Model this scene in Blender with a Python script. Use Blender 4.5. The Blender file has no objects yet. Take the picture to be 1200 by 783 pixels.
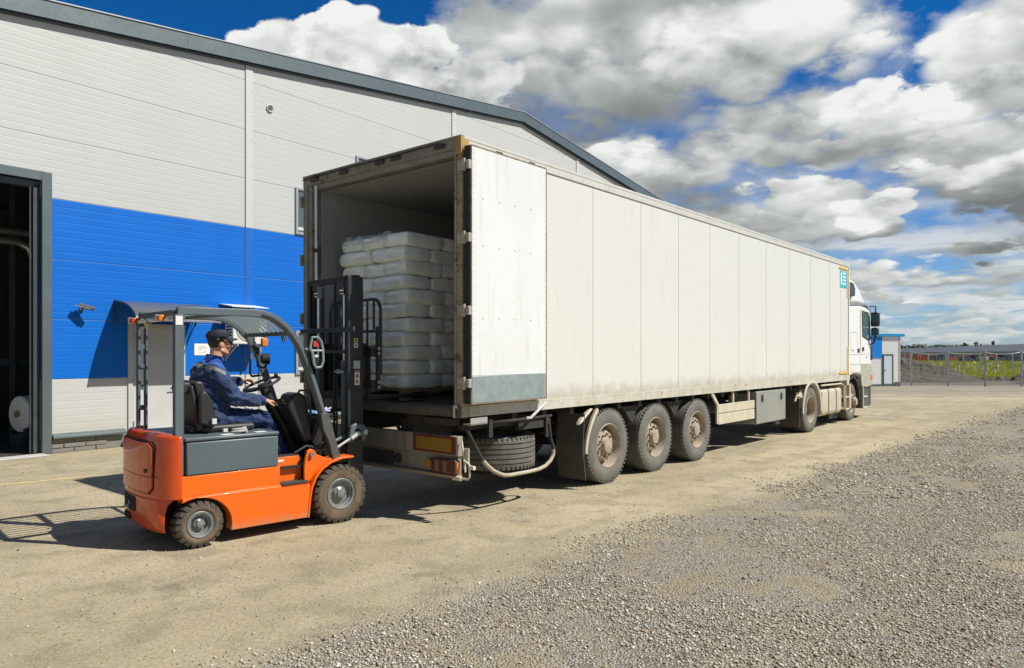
import bpy, math, random
import numpy as np
from mathutils import Vector, noise
R = math.radians
C = bpy.context.scene.collection
SC = bpy.context.scene
random.seed(7)

# ------------------------------------------------------------------ camera
cam = bpy.data.cameras.new('camera'); cam_o = bpy.data.objects.new('camera', cam); C.objects.link(cam_o)
cam_o.location = (0, 0, 1.74); cam_o.rotation_euler = (R(90), 0, 0)
cam.sensor_width = 36; cam.lens = 850 / 1200 * 36; cam.shift_y = 22.5 / 1200
cam.clip_start = .1; cam.clip_end = 6000
SC.camera = cam_o

# ------------------------------------------------------------------ node expression helper
class X:
    def __init__(s, nt, k): s.nt = nt; s.k = k
    def _m(s, op, b=None, c=None, rev=False):
        n = s.nt.nodes.new('ShaderNodeMath'); n.operation = op
        ins = [s, b, c] if not rev else [b, s, c]
        for i, v in enumerate(ins):
            if v is None: continue
            if isinstance(v, X): s.nt.links.new(v.k, n.inputs[i])
            else: n.inputs[i].default_value = v
        return X(s.nt, n.outputs[0])
    def __add__(s, b): return s._m('ADD', b)
    __radd__ = __add__
    def __sub__(s, b): return s._m('SUBTRACT', b)
    def __rsub__(s, b): return s._m('SUBTRACT', b, rev=True)
    def __mul__(s, b): return s._m('MULTIPLY', b)
    __rmul__ = __mul__
    def __truediv__(s, b): return s._m('DIVIDE', b)
    def mx(s, b): return s._m('MAXIMUM', b)
    def mn(s, b): return s._m('MINIMUM', b)
    def f(s, op, b=None): return s._m(op, b)
    def clamp(s): return s.mx(0.).mn(1.)
    def step(s, lo, hi, smooth=True):
        n = s.nt.nodes.new('ShaderNodeMapRange'); n.interpolation_type = 'SMOOTHSTEP' if smooth else 'LINEAR'
        s.nt.links.new(s.k, n.inputs[0]); n.inputs[1].default_value = lo; n.inputs[2].default_value = hi
        return X(s.nt, n.outputs[0])
def comb(nt, x, y, z):
    n = nt.nodes.new('ShaderNodeCombineXYZ')
    for i, v in enumerate((x, y, z)):
        if isinstance(v, X): nt.links.new(v.k, n.inputs[i])
        else: n.inputs[i].default_value = v
    return X(nt, n.outputs[0])
def sep(nt, v):
    n = nt.nodes.new('ShaderNodeSeparateXYZ'); nt.links.new(v.k, n.inputs[0])
    return [X(nt, n.outputs[i]) for i in range(3)]
def vscale(nt, v, sc):
    n = nt.nodes.new('ShaderNodeVectorMath'); n.operation = 'MULTIPLY'
    nt.links.new(v.k, n.inputs[0]); n.inputs[1].default_value = sc
    return X(nt, n.outputs[0])
def vadd(nt, v, w):
    n = nt.nodes.new('ShaderNodeVectorMath'); n.operation = 'ADD'
    nt.links.new(v.k, n.inputs[0])
    if isinstance(w, X): nt.links.new(w.k, n.inputs[1])
    else: n.inputs[1].default_value = w
    return X(nt, n.outputs[0])
def nz(nt, v, scale=1, detail=4, rough=.55, dist=0):
    n = nt.nodes.new('ShaderNodeTexNoise'); nt.links.new(v.k, n.inputs['Vector'])
    n.inputs['Scale'].default_value = scale; n.inputs['Detail'].default_value = detail
    n.inputs['Roughness'].default_value = rough; n.inputs['Distortion'].default_value = dist
    return X(nt, n.outputs[0])
def vor(nt, v, scale=1, out='Distance', feat='F1'):
    n = nt.nodes.new('ShaderNodeTexVoronoi'); nt.links.new(v.k, n.inputs['Vector'])
    n.feature = feat; n.inputs['Scale'].default_value = scale
    return X(nt, n.outputs[out])
def mixc(nt, f, a, b):
    n = nt.nodes.new('ShaderNodeMix'); n.data_type = 'RGBA'
    if isinstance(f, X): nt.links.new(f.k, n.inputs[0])
    else: n.inputs[0].default_value = f
    for i, v in ((6, a), (7, b)):
        if isinstance(v, X): nt.links.new(v.k, n.inputs[i])
        else: n.inputs[i].default_value = (*v, 1)
    return X(nt, n.outputs[2])

# ------------------------------------------------------------------ world: sky with clouds (by direction)
SUN_EL, SUN_AZ = 49.5, 101.0
world = bpy.data.worlds.new('World'); SC.world = world; world.use_nodes = True
nt = world.node_tree; nt.nodes.clear()
out = nt.nodes.new('ShaderNodeOutputWorld'); bg = nt.nodes.new('ShaderNodeBackground')
nt.links.new(bg.outputs[0], out.inputs[0]); bg.inputs[1].default_value = .08
sky = nt.nodes.new('ShaderNodeTexSky'); sky.sky_type = 'NISHITA'; sky.sun_disc = False
sky.sun_elevation = R(SUN_EL); sky.sun_rotation = R(SUN_AZ); sky.air_density = 1.0; sky.dust_density = .4; sky.ozone_density = 2.5
tc = nt.nodes.new('ShaderNodeTexCoord'); D = X(nt, tc.outputs['Generated'])
dx, dy, dz = sep(nt, D)
az = dx.f('ARCTAN2', dy); el = dz.f('ARCSINE')
def ang(px, py):
    a = math.atan((px - 600) / 850); e = math.atan((414 - py) / math.hypot(px - 600, 850)); return a, e
den = dz.mx(0.0) + .32
P = comb(nt, dx / den, dy / den, (dz * 1.5) / den)
warp = nz(nt, P, 4.2, 3, .65)
warp2 = nz(nt, vadd(nt, P, (7.3, 2.1, 4.4)), 4.2, 3, .65)
azw = az + (warp - .5) * .26; elw = el + (warp2 - .5) * .17
def big(off):
    return nz(nt, vadd(nt, P, off), 2.6, 3, .5)
def fine(off):
    p = vadd(nt, P, off)
    a = nz(nt, p, 7.5, 6, .6)
    v = nt.nodes.new('ShaderNodeTexVoronoi'); v.feature = 'F1'; v.inputs['Scale'].default_value = 10
    nt.links.new(vadd(nt, p, comb(nt, a * .16, a * .13, a * .15)).k, v.inputs['Vector'])
    return a * .62 + (.55 - X(nt, v.outputs['Distance'])) * .38
b0 = big((0, 0, 0)); b1 = big((.06, -.02, .09)); f0 = fine((0, 0, 0)); f1 = fine((.020, -.006, .028))
azw = az + (warp - .5) * .13; elw = el + (warp2 - .5) * .085
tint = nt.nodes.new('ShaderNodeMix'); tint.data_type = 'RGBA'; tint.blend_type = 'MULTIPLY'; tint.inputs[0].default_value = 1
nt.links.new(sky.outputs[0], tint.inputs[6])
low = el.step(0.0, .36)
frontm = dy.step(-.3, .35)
tcol = mixc(nt, frontm, (.56, .58, .58), mixc(nt, low, (.62, .86, 1.25), (.05, .48, .95))); nt.links.new(tcol.k, tint.inputs[7])  # sky behind the camera given a made-up neutral tint to set shade fill
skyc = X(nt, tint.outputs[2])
# cloud masses: px, py, rx, ry, shade at centre, shade gain towards the top, softness, relief
SOFT = 1.7
CLOUDS = ((900, 205, 330, 125, .66, .12, .9, .9), (1185, 180, 120, 130, .66, .15, .8, .9), (1090, 345, 200, 10, .62, .2, .7, .6), (1180, 322, 110, 16, .52, .3, .5, .8), (1040, 322, 75, 20, .80, .25, .3, 1), (1120, 372, 130, 7, .80, .2, .6, .6), (1060, 362, 90, 8, .86, .1, .4, .8), (1160, 390, 150, 5, .8, .1, .6, .5),
          (880, 262, 190, 42, .66, .22, .35, 1), (760, 205, 120, 55, .74, .25, .35, 1), (1170, 170, 130, 70, .70, .22, .4, 1), (1195, 55, 92, 78, .74, .20, .22, 1), (1060, 165, 110, 48, .74, .30, .3, 1),
          (745, 45, 275, 105, .62, .05, .35, 1), (870, 62, 115, 58, .76, .16, .3, 1.1), (890, 150, 110, 45, .74, .2, .35, 1), (650, 72, 110, 34, .72, .16, .6, 1), (590, 14, 100, 24, .34, .1, .9, .6), (800, -2, 170, 26, .30, .1, .9, .6), (690, 134, 185, 42, .10, .36, .9, .35), (620, 120, 60, 30, .30, .2, .9, .5), (880, 108, 85, 20, .40, .2, .8, .6),
          (540, 105, 62, 42, .82, .14, .16, 1.2), (425, 75, 120, 44, .93, .10, .10, 1.2), (335, 48, 52, 24, .92, .14, .10, 1.2), (408, 36, 42, 24, .98, .05, .08, 1.2), (480, 58, 50, 28, .95, .08, .10, 1.2),
          (1010, 118, 46, 24, .88, .12, .14, 1.1), (1050, 128, 70, 34, .90, .18, .14, 1.1), (985, 172, 120, 18, .32, .40, .6, .5), (1120, 150, 60, 22, .82, .2, .25, 1),
          (740, 190, 60, 22, .90, .1, .2, 1.1), (815, 236, 85, 22, .34, .35, .6, .6), (960, 225, 95, 34, .80, .28, .2, 1.1), (1030, 250, 52, 26, .90, .25, .14, 1.1), (900, 285, 90, 12, .38, .4, .5, .6), (1005, 278, 62, 11, .34, .4, .4, .6), (700, 250, 60, 30, .8, .2, .3, 1),
          (1180, 226, 58, 30, .26, .45, .3, .6), (1195, 190, 50, 16, .85, .2, .2, 1), (1185, 292, 64, 13, .28, .35, .4, .6), (1110, 208, 40, 14, .78, .2, .3, 1))
fs_ = (f0 - .41); bs_ = (b0 - .5); relief = (f0 - f1) * .95 + (b0 - b1) * 1.4
acc = skyc
ramp_nodes = []
def shade_col(sv):
    n = nt.nodes.new('ShaderNodeValToRGB'); nt.links.new(sv.k, n.inputs[0]); er = n.color_ramp
    er.elements[0].position = 0; er.elements[0].color = (1.9, 2.1, 2.1, 1); er.elements[1].position = 1; er.elements[1].color = (9.3, 9.4, 9.2, 1)
    for p_, c_ in ((.3, (3.3, 3.55, 3.5)), (.55, (5.0, 5.3, 5.2)), (.8, (7.3, 7.5, 7.35))): e = er.elements.new(p_); e.color = (*c_, 1)
    return X(nt, n.outputs[0])
W2 = comb(nt, azw, elw, 0.)
def vm(op, a, b):
    n = nt.nodes.new('ShaderNodeVectorMath'); n.operation = op; nt.links.new(a.k, n.inputs[0])
    if isinstance(b, X): nt.links.new(b.k, n.inputs[1])
    else: n.inputs[1].default_value = b
    return X(nt, n.outputs['Value' if op == 'DOT_PRODUCT' else 0])
def mixf(f, a, b):
    n = nt.nodes.new('ShaderNodeMix'); n.data_type = 'FLOAT'; nt.links.new(f.k, n.inputs[0]); nt.links.new(a.k, n.inputs[2]); nt.links.new(b.k, n.inputs[3]); return X(nt, n.outputs[0])
base = {q: fs_ * (2.3 / q) + bs_ * 1.1 + 1.24 for q in (.55, .75, 1.0)}
accS = None; accA = None
for (px, py, rx, ry, sc, sg, so, rel) in CLOUDS:
    a, e = ang(px, py); d_ = vm('SUBTRACT', W2, (a, e, 0)); q_ = vm('MULTIPLY', d_, (850 / rx, 850 / ry, 0)); r2_ = vm('DOT_PRODUCT', q_, q_)
    k = min(1.0, (ry / 45.0)) ** .5; kq = .55 if k < .62 else .75 if k < .9 else 1.0
    al = (base[kq] - r2_).step(-.05, -.05 + 1.1 * so * SOFT + .12)
    sv = relief._m('MULTIPLY_ADD', rel, vm('DOT_PRODUCT', d_, (0, sg * 850 / ry, 0)) + (sc - .05))
    if accS is None: accS = sv * 0. + .78; accA = al
    accS = mixf(al, accS, sv); accA = accA.mx(al)
alpha = accA; cshade = shade_col((accS + fs_ * .3).clamp())
# thin layered cloud close to the horizon
lay = nz(nt, comb(nt, az * 3.0, el * 17, 0.), 2.0, 5, .6, .3)
layA = lay.step(.40, .60) * (1 - el.step(.10, .24)) * .9
lay2 = nz(nt, comb(nt, az * 3.0 + .05, el * 17 + .45, 0.), 2.0, 5, .6, .3)
ls_ = ((lay - lay2) * 3.5 + .5).clamp()
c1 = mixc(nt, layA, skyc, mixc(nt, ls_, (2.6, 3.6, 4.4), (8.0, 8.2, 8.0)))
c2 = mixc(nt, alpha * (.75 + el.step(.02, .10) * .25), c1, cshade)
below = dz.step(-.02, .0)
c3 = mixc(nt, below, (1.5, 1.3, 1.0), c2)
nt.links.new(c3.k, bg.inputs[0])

# ------------------------------------------------------------------ sun, exposure
sd = Vector((-.98, .19, -1.17)).normalized()
sun = bpy.data.lights.new('sun', 'SUN'); sun.energy = 5.0; sun.angle = R(.5); sun.color = (1, .965, .89)
sun_o = bpy.data.objects.new('sun', sun); C.objects.link(sun_o); sun_o.rotation_euler = sd.to_track_quat('-Z', 'Y').to_euler(); sun_o.location = (20, -5, 25)
vs = SC.view_settings; vs.view_transform = 'Standard'; vs.look = 'None'; vs.gamma = 1; vs.exposure = .25; vs.use_curve_mapping = False

# ------------------------------------------------------------------ materials
MATS = {}
def mat(name, base, rough=.6, metal=0, var=None, var_scale=3., var_amt=.5, dirt=None, bump=None, coat=0, spec=.5, streak=None, spots=None):
    """dirt=(z_low, z_high, colour, noise scale); streak=(colour, amount); spots=(colour, scale, threshold); bump=(scale, strength, distance)"""
    if name in MATS: return MATS[name]
    m = bpy.data.materials.new(name); m.use_nodes = True; MATS[name] = m
    t = m.node_tree; b = t.nodes['Principled BSDF']; co = X(t, t.nodes.new('ShaderNodeTexCoord').outputs['Object'])
    col = None
    if var is not None:
        n = nz(t, co, var_scale, 6, .6).step(.35, .68); col = mixc(t, n * var_amt, base, var)
    if streak is not None:
        n = nz(t, vscale(t, co, (9, 9, .7)), 1.3, 5, .6).step(.52, .75); col = mixc(t, n * streak[1], col if col is not None else base, streak[0])
    if spots is not None:
        n = nz(t, co, spots[1], 5, .65).step(spots[2], spots[2] + .06); col = mixc(t, n, col if col is not None else base, spots[0])
    if dirt is not None:
        x, y, z = sep(t, co); n = nz(t, co, dirt[3], 7, .7)
        zz = z + (n - .5) * (abs(dirt[1] - dirt[0]) * 1.4)
        k = 1 - zz.step(dirt[0], dirt[1]); col = mixc(t, k * .85, col if col is not None else base, dirt[2])
    if col is None: b.inputs['Base Color'].default_value = (*base, 1)
    else: t.links.new(col.k, b.inputs['Base Color'])
    rn = nz(t, co, 14, 4, .6); t.links.new(((rn - .5) * .22 + rough).clamp().k, b.inputs['Roughness'])
    b.inputs['Metallic'].default_value = metal; b.inputs['Coat Weight'].default_value = coat; b.inputs['Specular IOR Level'].default_value = spec
    if bump is not None:
        bn = t.nodes.new('ShaderNodeBump'); bn.inputs['Strength'].default_value = bump[1]; bn.inputs['Distance'].default_value = bump[2] if len(bump) > 2 else .01
        t.links.new(nz(t, co, bump[0], 5, .6).k, bn.inputs['Height']); t.links.new(bn.outputs[0], b.inputs['Normal'])
    return m
def emis(name, c, s):
    m = bpy.data.materials.new(name); m.use_nodes = True; b = m.node_tree.nodes['Principled BSDF']
    b.inputs['Base Color'].default_value = (*c, 1); b.inputs['Emission Color'].default_value = (*c, 1); b.inputs['Emission Strength'].default_value = s
    return m
def glassy(name, tintc, mixf, rough=.03):
    m = bpy.data.materials.new(name); m.use_nodes = True; t = m.node_tree; t.nodes.clear()
    o = t.nodes.new('ShaderNodeOutputMaterial'); mx = t.nodes.new('ShaderNodeMixShader'); tr = t.nodes.new('ShaderNodeBsdfTransparent'); gl = t.nodes.new('ShaderNodeBsdfGlossy')
    tr.inputs[0].default_value = (*tintc, 1); gl.inputs['Roughness'].default_value = rough; gl.inputs[0].default_value = (.8, .8, .8, 1)
    fr = t.nodes.new('ShaderNodeFresnel'); fr.inputs[0].default_value = 1.45
    f = X(t, fr.outputs[0]) * (1 - mixf) + mixf
    t.links.new(f.k, mx.inputs[0]); t.links.new(tr.outputs[0], mx.inputs[1]); t.links.new(gl.outputs[0], mx.inputs[2]); t.links.new(mx.outputs[0], o.inputs[0])
    return m

# ------------------------------------------------------------------ mesh builder
class M:
    def __init__(s): s.v = []; s.f = []; s.mi = []; s.sm = []; s.cur = 0; s.mats = []
    def use(s, m):
        if m not in s.mats: s.mats.append(m)
        s.cur = s.mats.index(m); return s
    def add(s, vs_, fs, smooth=False):
        o = len(s.v); s.v += [tuple(p) for p in vs_]
        for f in fs: s.f.append([i + o for i in f]); s.mi.append(s.cur); s.sm.append(smooth)
        return s
    def box(s, x0, x1, y0, y1, z0, z1):
        x0, x1 = sorted((x0, x1)); y0, y1 = sorted((y0, y1)); z0, z1 = sorted((z0, z1))
        vs_ = [(x, y, z) for z in (z0, z1) for y in (y0, y1) for x in (x0, x1)]
        return s.add(vs_, [(0, 2, 3, 1), (4, 5, 7, 6), (0, 1, 5, 4), (2, 6, 7, 3), (0, 4, 6, 2), (1, 3, 7, 5)])
    def prism(s, poly, axis, a0, a1, smooth=False):
        """poly in the other two axes (x,z for 'y'; y,z for 'x'; x,y for 'z')"""
        n = len(poly)
        def mk(p, a): return {'y': (p[0], a, p[1]), 'x': (a, p[0], p[1]), 'z': (p[0], p[1], a)}[axis]
        vs_ = [mk(p, a0) for p in poly] + [mk(p, a1) for p in poly]
        area = sum(poly[i][0] * poly[(i + 1) % n][1] - poly[(i + 1) % n][0] * poly[i][1] for i in range(n))
        flip = (area > 0) != (a1 > a0)
        if axis == 'y': flip = not flip
        fs = [list(range(n))[::-1], list(range(n, 2 * n))] + [(i, (i + 1) % n, n + (i + 1) % n, n + i) for i in range(n)]
        if flip: fs = [list(f)[::-1] for f in fs]
        o = len(s.v); s.v += vs_
        for k, f in enumerate(fs): s.f.append([i + o for i in f]); s.mi.append(s.cur); s.sm.append(smooth and k > 1)
        return s
    def lathe(s, c, axis, prof, n=32, smooth=True, cap=True):
        """prof = [(offset along axis, radius)]"""
        c = Vector(c); ax = {'x': (Vector((1, 0, 0)), Vector((0, 1, 0)), Vector((0, 0, 1))), 'y': (Vector((0, 1, 0)), Vector((0, 0, 1)), Vector((1, 0, 0))), 'z': (Vector((0, 0, 1)), Vector((1, 0, 0)), Vector((0, 1, 0)))}
        if isinstance(axis, str): a, b, d = ax[axis]
        else:
            a = Vector(axis).normalized(); b = a.orthogonal().normalized(); d = a.cross(b)
        o = len(s.v); k = len(prof)
        for (h, r) in prof:
            for i in range(n):
                t = 2 * math.pi * i / n; s.v.append(tuple(c + a * h + (b * math.cos(t) + d * math.sin(t)) * r))
        for j in range(k - 1):
            for i in range(n):
                i2 = (i + 1) % n; s.f.append([o + j * n + i, o + j * n + i2, o + (j + 1) * n + i2, o + (j + 1) * n + i]); s.mi.append(s.cur); s.sm.append(smooth)
        for j, rev in ((0, True), (k - 1, False)):
            if cap and prof[j][1] > 1e-4 and prof[0] != prof[-1]:
                f = [o + j * n + i for i in range(n)]; s.f.append(f[::-1] if rev else f); s.mi.append(s.cur); s.sm.append(False)
        return s
    def cyl(s, a, b, r, n=14, r2=None):
        a = Vector(a); b = Vector(b); L = (b - a).length
        return s.lathe(a, b - a, [(0, r), (L, r if r2 is None else r2)], n)
    def tube(s, pts, r, n=8, closed=False, rad=None, cap=True):
        pts = [Vector(p) for p in pts]; k = len(pts); o = len(s.v)
        t0 = (pts[1] - pts[0]).normalized(); nrm = t0.orthogonal().normalized()
        for i, p in enumerate(pts):
            if closed: t = (pts[(i + 1) % k] - pts[i - 1]).normalized()
            else: t = (pts[min(i + 1, k - 1)] - pts[max(i - 1, 0)]).normalized()
            nrm = (nrm - t * nrm.dot(t)).normalized(); bi = t.cross(nrm)
            rr = rad[i] if rad else r
            for j in range(n):
                a = 2 * math.pi * j / n; s.v.append(tuple(p + (nrm * math.cos(a) + bi * math.sin(a)) * rr))
        for i in range(k if closed else k - 1):
            i2 = (i + 1) % k
            for j in range(n):
                j2 = (j + 1) % n; s.f.append([o + i * n + j, o + i * n + j2, o + i2 * n + j2, o + i2 * n + j]); s.mi.append(s.cur); s.sm.append(True)
        if not closed and cap:
            s.f.append([o + j for j in range(n)][::-1]); s.f.append([o + (k - 1) * n + j for j in range(n)])
            s.mi += [s.cur] * 2; s.sm += [False] * 2
        return s
    def bar(s, pts, w, h, up=(0, 0, 1), side=None):
        """rectangular section along a path; w across (perpendicular to up), h along up"""
        pts = [Vector(p) for p in pts]; k = len(pts); o = len(s.v)
        for i, p in enumerate(pts):
            t = (pts[min(i + 1, k - 1)] - pts[max(i - 1, 0)]).normalized()
            if side is not None: sv = Vector(side).normalized()
            else: sv = t.cross(Vector(up)).normalized()
            uv = sv.cross(t).normalized()
            for a, b in ((-1, -1), (1, -1), (1, 1), (-1, 1)): s.v.append(tuple(p + sv * (a * w / 2) + uv * (b * h / 2)))
        for i in range(k - 1):
            for j in range(4):
                j2 = (j + 1) % 4; s.f.append([o + i * 4 + j, o + i * 4 + j2, o + (i + 1) * 4 + j2, o + (i + 1) * 4 + j]); s.mi.append(s.cur); s.sm.append(False)
        s.f.append([o + 3, o + 2, o + 1, o]); s.f.append([o + (k - 1) * 4 + j for j in range(4)]); s.mi += [s.cur] * 2; s.sm += [False] * 2
        return s
    def ball(s, c, r, n=12, sc=(1, 1, 1), rot=None):
        o = len(s.v); m = n // 2 + 1; c = Vector(c)
        vs_ = []
        for i in range(m + 1):
            a = math.pi * i / m
            for j in range(n):
                b = 2 * math.pi * j / n; v = Vector((math.sin(a) * math.cos(b) * r * sc[0], math.sin(a) * math.sin(b) * r * sc[1], math.cos(a) * r * sc[2]))
                if rot: v.rotate(rot)
                vs_.append(c + v)
        return s.add(vs_, [(i * n + j, (i + 1) * n + j, (i + 1) * n + (j + 1) % n, i * n + (j + 1) % n) for i in range(m) for j in range(n)], True)
    def cap(s, a, b, r1, r2, n=12):
        """tapered capsule"""
        a = Vector(a); b = Vector(b); L = (b - a).length
        pr = [(-r1 * math.cos(t), r1 * math.sin(t)) for t in (0.05, .4, .8, 1.2, 1.57)] + [(L + r2 * math.sin(t), r2 * math.cos(t)) for t in (0, .4, .8, 1.2, 1.52)]
        return s.lathe(a, b - a, pr, n)
    def mesh(s, name, bevel=0):
        me = bpy.data.meshes.new(name); me.from_pydata(s.v, [], s.f); me.update()
        for m in s.mats: me.materials.append(m)
        me.polygons.foreach_set('material_index', s.mi); me.polygons.foreach_set('use_smooth', [True] * len(s.f) if any(s.sm) else [False] * len(s.f))
        if any(s.sm):
            me.set_sharp_from_angle(angle=R(38))
        me.update(); return me

def tag(o, label=None, cat=None, group=None, kind=None):
    if label: o['label'] = label
    if cat: o['category'] = cat
    if group: o['group'] = group
    if kind: o['kind'] = kind
    return o
def thing(name, label, cat, loc=(0, 0, 0), rotz=0, group=None):
    o = bpy.data.objects.new(name, None); C.objects.link(o); o.location = loc; o.rotation_euler = (0, 0, rotz); o.empty_display_size = .2
    return tag(o, label, cat, group)
def part(name, m, material, parent=None, bevel=0, loc=None, label=None, seg=2, kind=None):
    if not m.mats and material is not None: m.mats = [material]
    me = m.mesh(name); o = bpy.data.objects.new(name, me); C.objects.link(o)
    if parent is not None: o.parent = parent
    if loc: o.location = loc
    if bevel:
        b = o.modifiers.new('bevel', 'BEVEL'); b.width = bevel; b.segments = seg; b.limit_method = 'ANGLE'; b.angle_limit = R(40); b.harden_normals = False
        me.polygons.foreach_set('use_smooth', [True] * len(me.polygons)); me.set_sharp_from_angle(angle=R(55))
    if label: o['label'] = label
    if kind: o['kind'] = kind
    return o
def copy_tree(o, parent=None):
    c = o.copy(); C.objects.link(c)
    if parent is not None: c.parent = parent
    for ch in [q for q in bpy.data.objects if q.parent == o]: copy_tree(ch, c)
    return c
def arc2(cx, cy, r, a0, a1, n):
    return [(cx + r * math.cos(R(a0 + (a1 - a0) * i / n)), cy + r * math.sin(R(a0 + (a1 - a0) * i / n))) for i in range(n + 1)]
def rrect(x0, x1, y0, y1, r, n=4):
    return arc2(x1 - r, y1 - r, r, 0, 90, n) + arc2(x0 + r, y1 - r, r, 90, 180, n) + arc2(x0 + r, y0 + r, r, 180, 270, n) + arc2(x1 - r, y0 + r, r, 270, 360, n)

class Fr:
    def __init__(s, o, a):
        s.o = o; a = R(a); s.u = (math.sin(a), math.cos(a)); s.v = (-math.cos(a), math.sin(a)); s.rz = math.pi / 2 - a
T = Fr((-.521, 7.504), 40.1); K = Fr((-2.79, 6.46), 46.3)
B = Fr((-14.03 * math.cos(R(37.9)), 14.03 * math.sin(R(37.9))), 37.9)
# ------------------------------------------------------------------ ground
def ground_material():
    m = bpy.data.materials.new('packed dirt and gravel'); m.use_nodes = True; t = m.node_tree; b = t.nodes['Principled BSDF']
    co = X(t, t.nodes.new('ShaderNodeTexCoord').outputs['Object']); x, y, z = sep(t, co)
    n1 = nz(t, co, .35, 6, .6); n2 = nz(t, co, 2.3, 7, .62); n3 = nz(t, co, 34, 5, .7); n4 = nz(t, co, 120, 3, .7)
    # along-road stretched tracks
    rx = x * .68 + y * .733; rn = x * .733 - y * .68
    tr = nz(t, comb(t, rx * .12, rn * 1.1, 0.), 1.6, 6, .62, .4)
    pack = mixc(t, n1.step(.36, .66), (.355, .298, .185), (.46, .393, .258))
    pack = mixc(t, tr.step(.47, .68) * .7, pack, (.285, .24, .165))
    pack = mixc(t, n2.step(.46, .66) * .75, pack, (.255, .215, .145))
    pack = mixc(t, n3.step(.48, .68) * .55, pack, (.24, .19, .13))
    pack = mixc(t, n3.step(.50, .30) * .35, pack, (.60, .53, .40))
    cell = vor(t, co, 70, 'Color'); cr, cg, cb = sep(t, cell)
    pebble = vor(t, co, 70).step(.42, .22) * cr.step(.80, .84)
    pack = mixc(t, pebble * .8, pack, mixc(t, cg.step(.3, .8), (.16, .14, .11), (.62, .58, .50)))
    # dark stains, oil
    st = nz(t, vadd(t, co, (13, 4, 0)), 1.1, 7, .7).step(.60, .70)
    pack = mixc(t, st * .55, pack, (.15, .12, .085))
    # long faint pale lines across the road far off
    far = y.step(24, 30); ln = nz(t, comb(t, x * .04, y * .9, 0.), 1.3, 5, .6).step(.52, .62)
    pack = mixc(t, far * ln * .5, pack, (.55, .50, .40))
    # gravel
    g1 = vor(t, co, 64, 'Color'); gr, gg, gb = sep(t, g1); gd = vor(t, co, 64)
    stone = mixc(t, gr, (.23, .212, .168), (.50, .47, .39)); stone = mixc(t, gg.step(.90, .94), stone, (.40, .25, .15)); stone = mixc(t, gb.step(.86, .9), stone, (.54, .51, .45))
    stone = mixc(t, gd.step(.30, .62) * .7, stone, (.14, .115, .085))
    dustp = n2 * .6 + nz(t, co, .8, 5, .6) * .4
    stone = mixc(t, dustp.step(.46, .58) * .9, stone, pack)
    sdist = rn - (.31 * .733 - 6.54 * .68) - .25 + (n2 - .5) * .9 + (n3 - .5) * .5
    gm = sdist.step(-.22, .40)
    gm = gm.mx((y + (n2 - .5) * 3.).step(28.5, 33.) * .85)
    col = mixc(t, gm, pack, stone)
    # beyond the fence: darker earth yard, then soil
    yard = (y + (n1 - .5) * 2.).step(38.2, 40.0); col = mixc(t, yard, col, mixc(t, n2, (.12, .105, .085), (.22, .195, .16)))
    t.links.new(col.k, b.inputs['Base Color']); b.inputs['Roughness'].default_value = .95; b.inputs['Specular IOR Level'].default_value = .2
    bn = t.nodes.new('ShaderNodeBump'); bn.inputs['Strength'].default_value = .8; bn.inputs['Distance'].default_value = .02
    hgt = (n3 * .35 + n4 * .15 + n2 * .6 + pebble * .5) * (1 - gm) + gm * ((1 - gd) * 1.1 + n3 * .5)
    t.links.new(hgt.k, bn.inputs['Height']); t.links.new(bn.outputs[0], b.inputs['Normal'])
    return m
GM = ground_material()
g = M(); g.add([(-2500, -2500, 0), (2500, -2500, 0), (2500, 3500, 0), (-2500, 3500, 0)], [(0, 1, 2, 3)])
tag(part('ground', g, GM), kind='structure')

def stones(name, n, area, size, seed, matl, label, keep):
    rng = np.random.default_rng(seed)
    x = rng.uniform(area[0], area[1], n); y = rng.uniform(area[2], area[3], n)
    k = keep(x, y, rng); x = x[k]; y = y[k]; n = len(x)
    base = np.array([(1, 0, 0), (.5, .87, .1), (-.5, .87, -.1), (-1, 0, .1), (-.5, -.87, 0), (.5, -.87, -.1), (.2, .1, 1), (-.25, -.1, .85), (0, 0, -.8)])
    faces = np.array([(0, 1, 6), (1, 2, 6), (2, 7, 6), (2, 3, 7), (3, 4, 7), (4, 5, 7), (5, 6, 7), (5, 0, 6), (1, 0, 8), (2, 1, 8), (3, 2, 8), (4, 3, 8), (5, 4, 8), (0, 5, 8)])
    sz = rng.lognormal(math.log(size), .42, n).clip(size * .45, size * 2.6)
    v = base[None] * (1 + rng.uniform(-.3, .3, (n, 9, 3))) * sz[:, None, None] * .5
    v[:, :, 0] *= rng.uniform(.8, 1.3, n)[:, None]; v[:, :, 2] *= rng.uniform(.45, .85, n)[:, None]
    a = rng.uniform(0, 6.28, n); c, s = np.cos(a)[:, None], np.sin(a)[:, None]
    tx = rng.uniform(-.5, .5, n)[:, None]
    X0, Y0, Z0 = v[:, :, 0], v[:, :, 1], v[:, :, 2]
    Z1 = Z0 + X0 * tx
    vx = X0 * c - Y0 * s + x[:, None]; vy = X0 * s + Y0 * c + y[:, None]; vz = Z1 + (sz * .16)[:, None]
    V = np.stack([vx, vy, vz], 2).reshape(-1, 3); Fc = (faces[None] + (np.arange(n) * 9)[:, None, None]).reshape(-1, 3)
    me = bpy.data.meshes.new(name); me.vertices.add(len(V)); me.vertices.foreach_set('co', V.astype(np.float32).ravel())
    me.loops.add(Fc.size); me.loops.foreach_set('vertex_index', Fc.astype(np.int32).ravel())
    me.polygons.add(len(Fc)); me.polygons.foreach_set('loop_start', np.arange(0, Fc.size, 3, dtype=np.int32))
    me.update(calc_edges=True); me.materials.append(matl)
    o = bpy.data.objects.new(name, me); C.objects.link(o); tag(o, label, 'gravel', kind='stuff'); return o
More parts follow.
